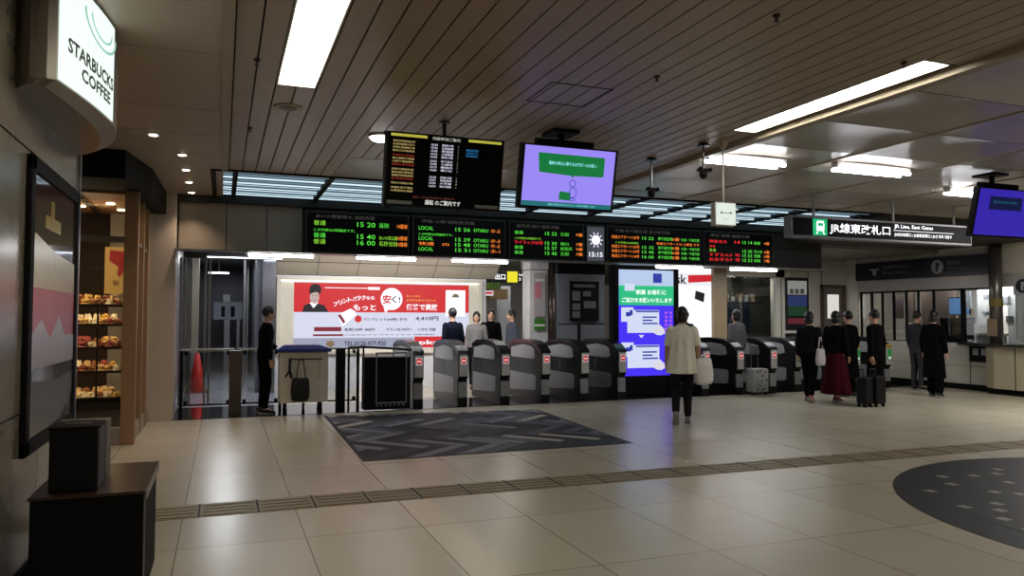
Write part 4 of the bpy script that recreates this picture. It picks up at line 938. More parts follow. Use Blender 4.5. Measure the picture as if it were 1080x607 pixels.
g.mi = 0; g.box(6.56, 7.66, 14.52, 14.9, 0, 2.42); g.mi = 1; g.box(6.56, 7.66, 14.5, 14.9, 2.42, 2.95); g.box(7.02, 7.08, 14.51, 14.52, 0, 1.36); g.box(6.56, 7.66, 14.512, 14.52, 1.36, 1.375)
struct('pillar_2', g, [gm_, blackm])
t = thing('notice_case', 'black glazed notice case on the grey block beyond the gates', 'notice case', (7.2, 14.5, 1.42))
ob('frame', MB().box(6.83, 7.50, 14.46, 14.52, 1.43, 2.27, bevel=.008), blackm, t)
g = MB()
for a in ((6.9, 7.4, 2.14, 2.2), (6.87, 7.05, 1.86, 2.06), (6.87, 7.05, 1.66, 1.8), (6.87, 7.05, 1.5, 1.63), (7.14, 7.42, 1.7, 1.85), (7.12, 7.3, 1.95, 2.06)): g.box(a[0], a[1], 14.45, 14.46, a[2], a[3])
ob('notice_sheet', g, mat('dim_sheet', (108, 110, 108), .5), t)
ob('gold_lettering', MB().text('ご案内 サービス', (6.86, 14.45, 2.30), h=.07, width=.55), mat('gold_ink', (120, 92, 30), .4, .4), t)
# kiosk shop
t = thing('kiosk_shop', 'brightly lit white shop counter with a red stripe sign behind the screen', 'shop', (10.2, 15.4, 0))
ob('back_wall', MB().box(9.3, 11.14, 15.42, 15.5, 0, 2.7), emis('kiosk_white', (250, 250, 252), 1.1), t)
ob('sign_board', MB().box(9.5, 11.06, 15.28, 15.32, 2.26, 2.56), emis('kiosk_sign_white', (240, 240, 245), 1.0), t)
ob('red_stripe', MB().prism([(10.28, 2.33), (11.06, 2.38), (11.06, 2.54), (10.28, 2.51)], 15.265, 15.28, 'y'), emis('kiosk_red', (214, 40, 50), .9), t)
ob('lettering', MB().text('kiosk', (9.55, 15.27, 2.30), h=.22, width=.68, bold=.02), MATS['sign_ink_black'], t)
ob('counter', MB().box(9.4, 11.1, 15.12, 15.25, 0, 1.05), white, t)
ob('wall_clock', MB().prism([(10.55, 1.96), (10.79, 1.88), (10.82, 2.09), (10.58, 2.15)], 15.39, 15.42, 'y'), dark, t)
ob('small_box', MB().box(9.85, 9.97, 15.38, 15.42, 1.62, 1.78), dark, t)
ob('small_box', MB().box(10.02, 10.16, 15.38, 15.42, 1.64, 1.75), dark, t)
ob('low_sign', MB().box(9.75, 10.25, 15.38, 15.42, 1.5, 1.59), grey, t)
g = MB().box(9.6, 10.75, 14.96, 15.0, 2.66, 2.73).cyl((9.8, 14.98, 2.73), (9.8, 14.98, 2.96), .01).cyl((10.5, 14.98, 2.73), (10.5, 14.98, 2.96), .01); t2 = tag(ob('black_name_board', g, blackm, loc=(10.2, 15.0, 2.7)), 'black board over the kiosk sign with white marks', 'sign')
for a in (9.75, 9.97, 10.17, 10.37): ob('white_mark', MB().box(a, a+.15, 14.95, 14.96, 2.675, 2.71), ADW, t2)
struct('pillar_3', MB().box(10.80, 11.17, 15.0, 15.1, 0, 2.95), mat('tan_tile_pillar', (150, 132, 104), .35, 0, .06, 3))
# right part of the hall beyond the gates: shop window, posters, door
bw = mat('grey_enamel_panel', (206, 200, 186), .4, 0, .06, 2)
g = MB(); g.mi = 0
g.box(12.6, 12.87, 15.0, 15.2, 0, 2.95); g.box(11.17, 14.85, 15.0, 15.2, 2.5, 2.95); g.box(11.17, 12.6, 15.0, 15.2, 0, .95); g.box(12.87, 13.55, 15.0, 15.2, 0, 1.0)
g.box(13.55, 14.02, 15.0, 15.2, 0, 2.5); g.box(14.72, 14.85, 15.0, 15.2, 0, 2.5); g.box(14.02, 14.72, 15.0, 15.2, 2.3, 2.5)
g.mi = 1
for x in (12.75, 13.58, 14.0): g.box(x, x+.012, 14.99, 15.0, 0, 2.95)
struct('wall_right_back', g, [bw, blackm])
struct('wall_office_back', MB().box(11.17, 14.8, 16.4, 16.5, 0, 2.95), mat('office_back_wall', (118, 114, 104), .6))
struct('window_4', MB().box(11.2, 12.6, 15.08, 15.09, .95, 2.5), glass('shop_glass'))
t = thing('window_shelf', 'shelf of small goods behind the window right of the tan pillar', 'shelf', (11.9, 15.5, 0))
ob('board', MB().box(11.2, 12.6, 15.5, 15.8, 1.86, 1.9), dark, t)
ob('cupboard', MB().box(11.2, 12.6, 15.5, 16.0, 0, 1.1), mat('cupboard_grey', (96, 94, 92), .5), t)
ob('back_panel', MB().box(11.2, 12.6, 15.98, 16.0, 1.1, 1.88), mat('window_blue_grey', (70, 78, 96), .5), t)
ob('side_support', MB().box(11.2, 11.23, 15.5, 16.0, 1.1, 1.88), dark, t)
for k, x in enumerate((11.42, 11.62, 11.8, 12.02, 12.2, 12.4)):
    g = MB().box(x-.06, x+.06, 15.6, 15.7, 1.9, 1.9+(.16, .2, .14, .2, .17, .2)[k], bevel=.01); tag(ob('carton', g, mat('carton_%s' % ('grey', 'tan')[k % 2], ((130, 130, 128), (134, 118, 96))[k % 2], .5), loc=(x, 15.65, 1.9)), 'small carton on the window shelf, %s from the left' % ('first', 'second', 'third', 'fourth', 'fifth', 'sixth')[k], 'carton', 'cartons on the window shelf')
t = thing('poster_window', 'lit noticeboard with blue and green posters left of the door', 'noticeboard', (13.2, 15.0, 1.2))
ob('frame', MB().box(12.87, 13.55, 14.96, 15.1, 1.2, 2.5, bevel=.008), dark, t)
ob('pale_panel', MB().box(12.92, 13.5, 14.95, 14.96, 2.08, 2.42), emis('pane_grey', (150, 148, 142), .7), t)
g = MB()
for a in (12.98, 13.14, 13.3): g.box(a, a+.11, 14.945, 14.95, 2.1, 2.22)
ob('picture_block', g, grey, t)
ob('blue_poster', MB().box(12.92, 13.5, 14.95, 14.96, 1.8, 2.06), emis('poster_blue_dim', (44, 56, 104), .7), t)
ob('green_poster', MB().box(12.92, 13.5, 14.95, 14.96, 1.56, 1.8), emis('poster_green_dim', (30, 66, 40), .6), t)
ob('red_poster', MB().box(12.92, 13.5, 14.95, 14.96, 1.36, 1.5), emis('poster_red_dim', (110, 40, 48), .6), t)
ob('white_sill', MB().box(12.87, 13.55, 14.9, 15.0, 1.14, 1.2), white, t)
# door
t = struct('door_1', MB().box(14.05, 14.70, 15.03, 15.08, 0, 2.28), mat('grey_door', (130, 124, 116), .4))
ob('window_pane', MB().box(14.22, 14.58, 15.02, 15.03, 1.5, 2.1), emis('door_window_glow', (220, 218, 210), .95), t)
ob('handle', MB().cyl((14.12, 14.98, 1.0), (14.12, 14.98, 1.15), .012).cyl((14.12, 14.98, 1.02), (14.12, 15.03, 1.02), .01), steel, t)
struct('trim_5', MB().box(13.96, 14.05, 14.97, 15.05, 0, 2.34).box(14.70, 14.76, 14.97, 15.05, 0, 2.34).box(13.96, 14.76, 14.97, 15.05, 2.28, 2.34), mat('door_frame_brown', (88, 70, 56), .5))
# ------------------------------------------------------------------ office wall on the right
XR = 14.8
g = MB(); g.mi = 0
g.box(XR, XR+.2, 11.08, 15.2, 0, .98); g.box(XR, XR+.2, 9.0, 15.2, 2.15, 3.02); g.box(XR, XR+.2, 9.0, 9.6, 0, 2.15); g.box(XR, XR+.2, 14.62, 15.2, .98, 2.15)
g.box(XR, XR+.2, 9.6, 10.9, 0, .98); g.mi = 1
for y in (14.6, 13.03, 11.6, 10.4): g.box(XR-.006, XR, y, y+.012, .12, .98); 
g.box(XR-.004, XR, 9.0, 14.6, .5, .506)
g.mi = 2; g.box(XR-.02, XR, 9.0, 14.62, 2.15, 2.42)
g.mi = 1; 
for y in (14.62, 13.6, 12.4, 11.2, 10.0): g.box(XR-.004, XR, y, y+.012, 2.86, 3.02)
struct('wall_right', g, [bw, blackm, mat('silver_band', (176, 168, 162), .35, .2)])
struct('baseboard_right', MB().box(XR-.05, XR, 9.0, 14.62, 0, .12), blackm)
g = MB(); g.mi = 0; g.box(16.6, 16.7, 9.0, 15.2, 0, 3.0); g.box(XR+.2, 16.6, 9.0, 9.1, 0, 3); g.box(XR+.2, 16.6, 15.1, 15.2, 0, 3); g.box(XR+.2, 16.6, 9.1, 15.1, 2.5, 2.55)
struct('wall_office_inner', g, mat('office_wall_white', (210, 206, 200), .6))
area('office_lamp_light', (15.15, 11.6, 2.45), (.3, 1.6), 50, (.95, .97, 1))
area('office_lamp_light', (15.15, 13.8, 2.45), (.3, 1.0), 22, (1, .95, .85))
# window frames and panes
Yw = [14.55, 14.22, 13.9, 13.57, 13.22, 12.89, 12.49, 11.77, 11.04]
g = MB()
for i, y in enumerate(Yw): g.box(XR+.01, XR+.07, y-(.045 if i in (7,) else .014), y+(.045 if i in (7,) else .014), .98, 2.15)
g.box(XR+.01, XR+.07, 11.04, 14.55, 2.11, 2.15); g.box(XR+.01, XR+.07, 11.04, 14.55, .98, 1.0); struct('trim_6', g, blackm)
for i, (a, b) in enumerate(zip(Yw, Yw[1:])): struct('window_%d' % (5+i), MB().box(XR+.035, XR+.042, b+.014, a-.014, 1.0, 2.11), glass('office_glass', (215, 218, 220), .04))
# things inside the office
def sheet(y0, y1, z0, z1, rgb, lb, x=15.35, cat='paper'):
    o = ob('paper_notice', MB().box(x, x+.01, y0, y1, z0, z1), mat('sheet_%d_%d_%d' % rgb, rgb, .6), loc=(x, (y0+y1)/2, z0)); return tag(o, lb, cat)
g = MB().box(15.36, 15.42, 11.0, 11.85, .0, 2.5); struct('wall_office_screen', g, mat('office_partition_white', (220, 218, 214), .5))
sheet(11.1, 11.32, 1.82, 1.97, (120, 124, 128), 'grey notice high on the partition behind the right office window', 15.345)
sheet(11.45, 11.7, 1.95, 2.03, (150, 154, 156), 'pale notice at the left of the partition behind the right window', 15.345)
sheet(11.42, 11.72, 1.62, 1.66, (140, 146, 150), 'thin grey notice on the partition behind the right window', 15.345)
sheet(11.05, 11.2, 1.42, 1.56, (70, 74, 78), 'small dark notice low on the partition behind the right window', 15.345)
g = MB().box(15.4, 15.46, 12.45, 13.3, 0, 2.5); struct('wall_office_divider', g, mat('office_brown', (116, 100, 92), .6))
sheet(13.3, 13.55, 1.4, 2.1, (128, 106, 98), 'brown poster behind the middle office windows', 15.2)
sheet(13.62, 13.88, 1.5, 2.05, (110, 92, 84), 'darker brown poster behind the left office windows', 15.2)
t = thing('wall_monitor', 'glowing light blue monitor inside the office', 'monitor', (15.3, 12.1, 1.6))
ob('housing', MB().box(15.3, 15.34, 11.98, 12.5, 1.58, 1.98, bevel=.006), black, t); ob('screen', MB().box(15.294, 15.3, 12.0, 12.48, 1.6, 1.96), emis('monitor_blue', (96, 150, 205), 1.1), t)
ob('stand', MB().box(15.32, 15.36, 12.2, 12.28, 0, 1.6), dark, t)
sheet(11.8, 11.98, 1.72, 2.08, (190, 200, 214), 'white sheet right of the blue monitor', 15.1)
t = thing('ticket_machine', 'dark machine with a flat top behind the office window', 'machine', (15.15, 12.1, 0)); ob('body', MB().box(15.05, 15.25, 11.85, 12.5, 0, 1.4, bevel=.01), blackm, t); ob('top_panel', MB().box(15.03, 15.27, 11.83, 12.52, 1.4, 1.52, bevel=.01), dark, t)
t = thing('office_desk_unit', 'grey cabinet top behind the right office window', 'cabinet', (15.15, 11.4, 0)); ob('body', MB().box(15.05, 15.3, 11.15, 11.65, 0, 1.15, bevel=.01), grey, t); ob('top', MB().box(15.03, 15.32, 11.12, 11.68, 1.15, 1.2, bevel=.01), mat('worktop_beige', (150, 140, 116), .5), t)
# navy sign over the office
YD, ZD = (0, -1, 0), (0, 0, 1)
t = thing('office_sign', 'dark navy sign band with a question mark circle above the office windows', 'sign', (XR-.05, 12.8, 2.42))
ob('board', MB().box(XR-.09, XR-.02, 11.0, 14.6, 2.42, 2.85, bevel=.006), mat('navy_sign', (18, 18, 34), .3), t)
dimw = mat('sign_dim_white', (170, 170, 176), .5)
g = MB().cyl((XR-.096, 12.28, 2.64), (XR-.09, 12.28, 2.64), .15, seg=32); ob('white_disc', g, dimw, t)
ob('question_mark', MB().text('?', (XR-.1, 12.34, 2.54), YD, ZD, h=.2, width=.12, bold=.05), MATS['sign_ink_black'], t)
ob('lettering', MB().text('案内所', (XR-.1, 12.02, 2.66), YD, ZD, h=.09, width=.3).text('Information', (XR-.1, 12.02, 2.57), YD, ZD, h=.04, width=.5), mat('sign_grey_text', (130, 130, 140), .5), t)
ob('left_lettering', MB().text('JR線東改札口', (XR-.1, 13.75, 2.66), YD, ZD, h=.09, width=.7).text('East Gates', (XR-.1, 13.75, 2.56), YD, ZD, h=.05, width=.7), MATS['sign_grey_text'], t)
ob('arrow', MB().box(XR-.1, XR-.095, 13.86, 14.14, 2.66, 2.69).box(XR-.1, XR-.095, 13.95, 14.05, 2.54, 2.66), dimw, t)
tag(ob('round_column', MB().cyl((14.66, 10.9, 1.0), (14.66, 10.9, 3.02), .12, seg=28), mat('grey_steel_column', (110, 106, 100), .3, .6), loc=(14.66, 10.9, 1.0), smooth=True), 'round grey steel column at the right end of the office windows', 'column')
t = thing('service_counter', 'beige counter cabinet with a dark top at the right edge', 'counter', (14.6, 10.4, 0))
g = MB().prism([(14.35, 9.2), (14.35, 10.75), (14.5, 11.02), (14.78, 11.02), (14.78, 9.2)], .12, .95, 'z'); ob('cabinet', g, mat('counter_beige', (172, 162, 136), .45), t)
ob('plinth', MB().box(14.45, 14.78, 9.25, 10.95, 0, .12), blackm, t)
g = MB().prism([(14.25, 9.15), (14.25, 10.8), (14.42, 11.1), (14.6, 11.75), (14.78, 11.75), (14.78, 9.15)], .95, 1.0, 'z'); ob('top', g, mat('counter_top_dark', (36, 34, 34), .3), t)
ob('seam', MB().box(14.344, 14.35, 10.3, 10.312, .12, .95), blackm, t)
t = thing('information_plate', 'black plate with two white pictograms under the office counter', 'sign', (XR-.02, 11.25, .62))
ob('plate', MB().box(XR-.04, XR, 11.04, 11.6, .6, .93, bevel=.006), black, t)
g = MB()
for y in (11.45, 11.26): g.box(XR-.045, XR-.04, y-.06, y+.06, .74, .88)
ob('pictogram', g, dimw, t)
t = thing('question_sign', 'square sign with a black question mark circle at the right edge', 'sign', (XR, 10.35, 2.0))
ob('plate', MB().box(XR-.03, XR, 10.2, 10.62, 1.98, 2.32, bevel=.006), dimw, t)
ob('black_disc', MB().cyl((XR-.036, 10.42, 2.15), (XR-.03, 10.42, 2.15), .14, seg=28), black, t)
ob('question_mark', MB().text('?', (XR-.04, 10.47, 2.06), YD, ZD, h=.18, width=.1, bold=.05), dimw, t)
struct('window_13', MB().box(XR+.03, XR+.04, 9.6, 10.78, 1.0, 2.0), MATS['office_glass'])
o = ob('yellow_notice', MB().cyl((14.66, 10.9, 1.75), (14.66, 10.9, 1.92), .124, seg=28), mat('notice_olive', (120, 104, 50), .5), loc=(14.72, 10.9, 1.75)); tag(o, 'yellowish band notice wrapped round the grey column', 'notice')
o = ob('brown_notice', MB().box(14.52, 14.55, 10.8, 11.0, 1.15, 1.5), mat('notice_brown', (140, 116, 92), .5), loc=(14.58, 10.9, 1.15)); tag(o, 'brown paper notice on the round grey column', 'notice')

# ------------------------------------------------------------------ people
skin = mat('skin', (196, 152, 126), .55, 0, .06, 20)
hairm = mat('hair_black', (18, 15, 15), .45, 0, .3, 60)
eye = mat('eye_dark', (30, 22, 20), .3)
def remesh(mb, vox, smooth=2):
    me = bpy.data.meshes.new('r'); mb.bm.to_mesh(me); mb.bm.free()
    o = bpy.data.objects.new('r', me); COL.objects.link(o)
    m = o.modifiers.new('r', 'REMESH'); m.mode = 'VOXEL'; m.voxel_size = vox; m.use_smooth_shade = True
    s = o.modifiers.new('s', 'SMOOTH'); s.iterations = smooth; s.factor = .5
    bpy.context.view_layer.update()
    nm = bpy.data.meshes.new_from_object(o.evaluated_get(bpy.context.evaluated_depsgraph_get()))
    bpy.data.objects.remove(o); bpy.data.meshes.remove(me)
    r = MB(); r.bm.from_mesh(nm); bpy.data.meshes.remove(nm)
    return r
def ell(c, rx, ry, n=20, rip=0, ph=0, nr=9):
    return [(c[0]+(rx+rip*math.sin(nr*2*PI*k/n+ph))*math.cos(2*PI*k/n), c[1]+(ry+rip*math.sin(nr*2*PI*k/n+ph))*math.sin(2*PI*k/n), c[2]) for k in range(n)]
def hand(m, w, d, side, curl=.5):
    """palm and five separate fingers hanging from wrist w along direction d; thumb leaves the front side"""
    w, d = Vector(w), Vector(d).normalized(); fw = Vector((0, 1, 0)); fw = (fw-d*fw.dot(d)).normalized(); inn = d.cross(fw)*side
    if inn.x*side > 0: inn = -inn
    p = w+d*.085
    for k in (-1, 0, 1): m.cap(w+fw*.008*k, p+fw*.024*k, .019, .015, 8)
    for k, L in enumerate((.068, .078, .073, .056)):
        b = p+fw*(.031-.0205*k); m1 = b+d*L*.5+inn*.012*curl; e = m1+(d*(1-curl*.6)+inn*curl).normalized()*L*.5
        m.cap(b-d*.012, m1, .0105, .0098, 8); m.cap(m1, e, .0098, .0085, 8)
    b = w+d*.03+fw*.022; m1 = b+(d*.7+fw*.7).normalized()*.035; m.cap(b, m1, .0135, .012, 8); m.cap(m1, m1+(d+fw*.25+inn*.2).normalized()*.035, .0115, .0095, 8)
def person(label, loc, yawdeg, height, J=None, top=None, bottom=None, shoe=(30, 30, 32), hair='short', vox=.0095, lean=0, group=None):
    j = dict(hl=(-.09, 0, .90), kl=(-.10, .02, .50), al=(-.10, -.02, .09), hr=(.09, 0, .90), kr=(.10, .02, .50), ar=(.10, -.02, .09),
             sl=(-.165, 0, 1.385), el=(-.215, -.03, 1.12), wl=(-.225, .04, .89), sr=(.165, 0, 1.385), er=(.215, -.03, 1.12), wr=(.225, .04, .89))
    fl_, fr_ = Vector((0, 1, -.15)), Vector((0, 1, -.15))
    if J:
        if 'fl' in J: fl_ = Vector(J['fl'])
        if 'fr' in J: fr_ = Vector(J['fr'])
        j.update(J)
    v = {k: Vector(p) for k, p in j.items()}
    for k in ('sl', 'el', 'wl', 'sr', 'er', 'wr'): v[k] = v[k]+Vector((0, lean*(v[k].z-.9), 0))
    L = lambda z: lean*(z-.9) if z > .9 else 0
    m = MB()
    m.loft([ell((0, L(z)+dy, z), rx, ry) for z, rx, ry, dy in ((.82, .10, .08, 0), (.88, .15, .10, 0), (.97, .155, .105, 0), (1.1, .122, .088, .005), (1.22, .14, .10, .005), (1.33, .165, .1, 0), (1.4, .15, .075, 0), (1.44, .075, .06, 0), (1.47, .055, .055, .005))])
    m.cap((0, L(1.42), 1.42), (0, L(1.53)+.012, 1.53), .056, .052)
    hc = Vector((0, L(1.62)+.02, 1.62))
    m.ball(hc, (.074, .092, .112)); m.ball(hc+Vector((0, .035, -.05)), (.055, .052, .062))
    m.cap(hc+Vector((0, .088, .012)), hc+Vector((0, .103, -.018)), .008, .013, 8)      # nose
    m.cap(hc+Vector((-.02, .082, -.055)), hc+Vector((.02, .082, -.055)), .007, .007, 8)    # lips
    for s in (-1, 1): m.ball(hc+Vector((s*.075, -.005, -.005)), (.012, .02, .03), 8)
    for a, b, c, ft in (('hl', 'kl', 'al', fl_), ('hr', 'kr', 'ar', fr_)):
        m.cap(v[a], v[b], .083, .055); m.cap(v[b], v[b].lerp(v[c], .35), .054, .056); m.cap(v[b].lerp(v[c], .35), v[c], .056, .037)
        f = ft.normalized(); m.cap(v[c]+Vector((0, 0, -.02)), v[c]+f*.12+Vector((0, 0, -.035)), .038, .028)
    for a, b, c, s in (('sl', 'el', 'wl', -1), ('sr', 'er', 'wr', 1)):
        m.cap(v[a], v[b], .05, .038); m.cap(v[b], v[c], .04, .026); hand(m, v[c], v[c]-v[b], s)
    sc = height/1.735
    r = remesh(m, vox)
    t = thing('person', label, 'person', (0, 0, 0), group)
    def put(name, mb, mm, par=t):
        bmesh.ops.scale(mb.bm, vec=(sc, sc, sc), verts=mb.bm.verts); return ob(name, mb, mm, par, True)
    r.mi = 1
    for s in (-1, 1): r.ball(hc+Vector((s*.03, .083, .012)), (.011, .009, .007), 8)
    put('body', r, [skin, eye])
    # hair
    m = MB(); m.ball(hc+Vector((0, -.012, .022)), (.086, .098, .105))
    if hair == 'bob': m.ball(hc+Vector((0, -.03, -.05)), (.085, .075, .09))
    if hair == 'long': m.loft([ell(hc+Vector((0, -.035, z)), rx, ry) for z, rx, ry in ((.04, .085, .075), (-.06, .085, .06), (-.16, .08, .045), (-.24, .05, .03))])
    if hair == 'bun': m.ball(hc+Vector((0, -.1, .06)), (.04, .04, .04))
    bb = bmesh.ops.bisect_plane(m.bm, geom=m.bm.verts[:]+m.bm.edges[:]+m.bm.faces[:], plane_co=hc+Vector((0, .05, .06)), plane_no=Vector((0, .93, -.55)), clear_outer=False)
    put('hair', remesh(m, .009, 3) if False else m, hairm)
    # shoes
    for a, ft in (('al', fl_), ('ar', fr_)):
        f = ft.normalized(); m = MB(); c = v[a]; up = Vector((0, 0, 1))
        m.cap(c+Vector((0, 0, -.035))-f*.035, c+f*.06+Vector((0, 0, -.04)), .044, .045); m.cap(c+f*.06+Vector((0, 0, -.04)), c+f*.15+Vector((0, 0, -.048)), .043, .034)
        rm = remesh(m, .012); rm.mi = 1
        q = f.to_track_quat('Y', 'Z').to_matrix().to_4x4()
        rm.box(-.046, .046, -.075, .185, -.088, -.066, Matrix.Translation(c) @ q, bevel=.008)
        put('shoe', rm, [mat('shoe_%d_%d_%d' % shoe, shoe, .5), mat('sole_grey', (150, 148, 142), .5)])
    # clothes
    if bottom:
        kind, rgb = bottom; mm = mat('cloth_%d_%d_%d' % rgb, rgb, .9, 0, .2, 14, bump=.15, spec=.08)
        m = MB()
        m.loft([ell((0, L(z), z), rx, ry) for z, rx, ry in ((.80, .12, .10), (.88, .168, .118), (.97, .17, .12), (1.04, .145, .105))])
        if kind == 'trousers' or kind == 'wide':
            e = .0 if kind == 'trousers' else .03
            for a, b, c in (('hl', 'kl', 'al'), ('hr', 'kr', 'ar')):
                ce = v[b].lerp(v[c], .9)
                m.cap(v[a], v[b], .098, .072+e*.6); m.cap(v[b], ce, .072+e*.6, .056+e)
        if kind == 'skirt':
            m.loft([ell((0, .0, z), rx, ry, 36, rp) for z, rx, ry, rp in ((1.0, .15, .11, 0), (.85, .18, .14, .004), (.6, .22, .19, .009), (.3, .26, .24, .013), (.16, .28, .26, .016))])
        put({'skirt': 'skirt'}.get(kind, 'trousers'), remesh(m, .012), mm)
    if top:
        kind, rgb = top; mm = mat('cloth_%d_%d_%d' % rgb, rgb, .9, 0, .15, 14, bump=.15, spec=.08)
        m = MB(); zb = {'shirt': .93, 'blouse': .74, 'coat': .38}[kind]; fl2 = {'shirt': .0, 'blouse': .06, 'coat': .05}[kind]; rp = .014 if kind == 'blouse' else 0
        R = [(zb, .175+fl2, .125+fl2*.8, rp), ((zb+1.1)/2, .165+fl2*.7, .12+fl2*.6, rp), (1.12, .15+fl2*.5, .11+fl2*.4, rp), (1.24, .165+fl2*.3, .122+fl2*.2, rp*.6), (1.34, .185, .118, 0), (1.41, .155, .09, 0), (1.455, .085, .07, 0), (1.47, .068, .066, 0)]
        m.loft([ell((0, L(z), z), rx, ry, 36, q) for z, rx, ry, q in R])
        for a, b, c in (('sl', 'el', 'wl'), ('sr', 'er', 'wr')):
            if kind == 'blouse': m.cap(v[a], v[a].lerp(v[b], .75), .068, .062)
            else: m.cap(v[a], v[b], .066, .053); m.cap(v[b], v[b].lerp(v[c], .93), .053, .042)
        put({'shirt': 'jacket', 'blouse': 'blouse', 'coat': 'coat'}[kind], remesh(m, .011), mm)
    t.location = loc; t.rotation_euler = (0, 0, math.radians(yawdeg)); return t
def handle_bag(label, loc, w, h, d, rgb, yaw=0, strap=.25, bumpy=False, name='tote_bag'):
    t = thing(name, label, 'bag', (0, 0, 0))
    r = random.Random(4); g = MB(); rings = []
    for z, k in ((0, .8), (.03, 1), (h*.35, 1.05), (h*.7, .95), (h, .8)):
        rings.append([(w/2*k*math.copysign(abs(math.cos(a*PI/10))**.7, math.cos(a*PI/10)), d/2*k*math.copysign(abs(math.sin(a*PI/10))**.7, math.sin(a*PI/10)), z+(r.uniform(-.012, .012) if bumpy else 0)) for a in range(20)])
    mm = mat('bag_%d_%d_%d' % rgb, rgb, .7, 0, .12, 12, bump=.3)
    ob('body', g.loft(rings), mm, t, True)
    g = MB()
    g.path([(-w*.28, 0, h-.02), (-w*.1, 0, h+strap*.9), (w*.1, 0, h+strap*.9), (w*.28, 0, h-.02)], .009, 8); ob('handle', g, mm, t)
    t.location = loc; t.rotation_euler = (0, 0, math.radians(yaw)); return t
def suitcase(label, loc, w, h, d, rgb, yaw=0, hh=.5, spots=False):
    t = thing('suitcase', label, 'suitcase', (0, 0, 0)); mm = mat('case_%d_%d_%d' % rgb, rgb, .5, 0, .1, 10, spec=.2)
    ob('shell', MB().box(-w/2, w/2, -d/2, d/2, .05, .05+h, bevel=.03), mm, t)
    g = MB()
    for k in (-1, 1): g.cyl((k*w*.22, d*.3, .05+h), (k*w*.22, d*.3, .05+h+hh), .008)
    g.cyl((-w*.26, d*.3, .05+h+hh), (w*.26, d*.3, .05+h+hh), .014); ob('pull_handle', g, steel if spots else dark, t)
    for a in (-1, 1):
        for b in (-1, 1): ob('wheel', MB().cyl((a*w*.36-.015, b*d*.3, .027), (a*w*.36+.015, b*d*.3, .027), .027), blackm, t)
    if spots:
        r = random.Random(9); g = MB()
        for x_, z_ in ((-.28, .15), (.22, .15), (-.25, .88), (.25, .86), (0, .5), (-.05, .92), (-.3, .5), (.3, .52), (.05, .12), (.1, .7), (-.12, .3)):
            for q in range(3): g.cyl((x_*w+r.uniform(-.02, .02), -d/2-.002, .05+h*z_+r.uniform(-.02, .02)), (x_*w, -d/2+.002, .05+h*z_), r.uniform(.01, .018), seg=10)
        ob('dark_spots', g, dark, t)
    t.location = loc; t.rotation_euler = (0, 0, math.radians(yaw)); return t

# woman walking away in the middle of the hall
BL, NAVY, BK = (7, 7, 8), (16, 18, 30), (11, 11, 14)
person('person in a loose cream blouse and dark trousers walking towards the gates', (6.17, 9.33, 0), -30, 1.66,
       J=dict(kl=(-.09, .03, .50), al=(-.11, -.20, .17), fl=(0, .6, -.8), kr=(.08, .10, .49), ar=(.08, .06, .09), er=(.23, -.06, 1.13), wr=(.24, .05, .95), el=(-.22, .03, 1.12), wl=(-.23, .12, .90)),
       top=('blouse', (250, 244, 222)), bottom=('trousers', (34, 32, 34)), shoe=(130, 128, 126), hair='bob', vox=.008)
handle_bag('white plastic bag bulging in the right hand of the walking woman', (6.44, 9.2, .56), .30, .36, .16, (232, 230, 224), 10, .06, True, 'shopping_bag')
person('person in dark clothes standing left of the white desk, arm on it', (.63, 12.4, .006), -80, 1.66, J=dict(wl=(-.15, .22, 1.04), el=(-.2, .05, 1.16)), top=('shirt', BK), bottom=('trousers', BL), lean=.05)
person('person in a dark navy jacket just beyond the second ticket gate', (4.2, 14.25, .0), 15, 1.68, top=('shirt', NAVY), bottom=('trousers', BK))
person('person in a grey top beyond the third and fourth ticket gates', (5.0, 15.2, .0), 160, 1.62, top=('shirt', (120, 118, 116)), bottom=('trousers', BK), hair='bob')
person('person in a black jacket beyond the gates, left of the white pillar', (5.42, 15.5, .0), 170, 1.68, top=('shirt', BL), bottom=('trousers', BK))
person('person in slate clothes right beside the white pillar beyond the gates', (5.72, 15.0, .0), 90, 1.66, top=('coat', (70, 74, 84)), bottom=('trousers', BK))
person('person in black between the grey block and the advertising screen', (7.62+.25, 14.0, .0), 185, 1.66, top=('coat', BL), bottom=('trousers', BL), hair='short')
person('person in a grey coat standing with the white suitcase', (9.87, 12.95, .006), 10, 1.66, J=dict(wr=(.22, .0, .92)), top=('coat', (112, 110, 114)), bottom=('trousers', BK), hair='bob')
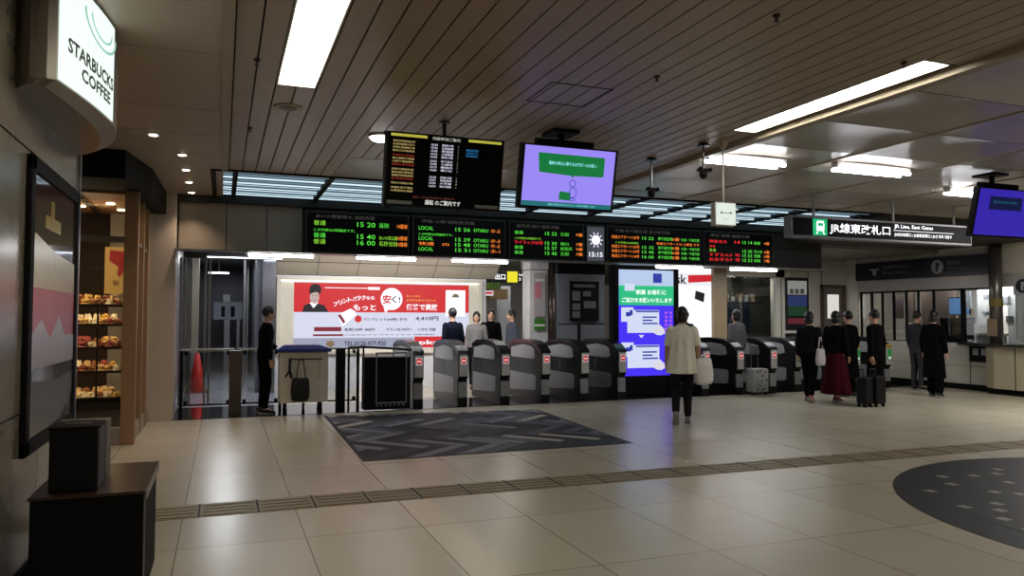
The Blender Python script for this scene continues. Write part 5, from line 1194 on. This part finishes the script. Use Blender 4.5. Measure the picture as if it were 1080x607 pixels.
suitcase('white suitcase with dark spots between two ticket gates', (9.84, 12.28, .006), .38, .46, .24, (176, 176, 174), 4, .44, True)
person('person in black beyond the gate behind the white blouse', (9.07, 13.6, .0), 5, 1.66, top=('shirt', BL), bottom=('trousers', BL))
person('person in black with a white tote bag walking left of the maroon skirt', (9.93, 10.95, 0), -60, 1.62, J=dict(kl=(-.09, .12, .50), al=(-.09, .14, .09), kr=(.09, -.06, .50), ar=(.09, -.22, .13), fr=(0, .8, -.5), wr=(.23, .1, .93)),
       top=('shirt', (26, 26, 30)), bottom=('trousers', BL), shoe=(150, 60, 56), hair='bob')
handle_bag('white tote bag carried beside the maroon skirt', (9.97, 10.72, .66), .22, .30, .09, (200, 192, 194), 12, .22)
person('person in a long maroon skirt and dark top near the right gates', (10.32, 10.72, 0), -70, 1.63, J=dict(kl=(-.09, .1, .50), al=(-.09, .16, .09), kr=(.09, -.04, .50), ar=(.09, -.12, .10)),
       top=('shirt', (18, 16, 18)), bottom=('skirt', (66, 16, 26)), shoe=(120, 52, 50), hair='bob')
person('person all in black in a long coat just right of the maroon skirt', (11.2, 11.3, 0), 8, 1.64, top=('coat', BL), bottom=('trousers', BL))
person('person in black trousers standing with two dark suitcases', (10.86, 10.35, 0), 12, 1.66, J=dict(wl=(-.24, -.08, .88)), top=('shirt', BL), bottom=('wide', BL))
suitcase('small black suitcase, left one of the two dark cases', (10.22, 9.98, 0), .20, .46, .2, (20, 20, 22), 8, .12)
suitcase('black suitcase, right one of the two dark cases', (10.47, 9.98, 0), .26, .48, .22, (16, 16, 18), 8, .1)
person('person in a long black coat standing before the office windows', (12.86, 10.85, 0), -75, 1.66, J=dict(kl=(-.08, .08, .5), al=(-.09, .08, .09)), top=('coat', BL), bottom=('wide', BL), hair='bob')
person('person in a dark top with a pale sleeve close to the office wall', (13.75, 12.0, 0), -95, 1.66, J=dict(wr=(.22, .2, .98), er=(.22, 0, 1.14)), top=('shirt', (52, 52, 58)), bottom=('trousers', (60, 58, 60)), hair='short')
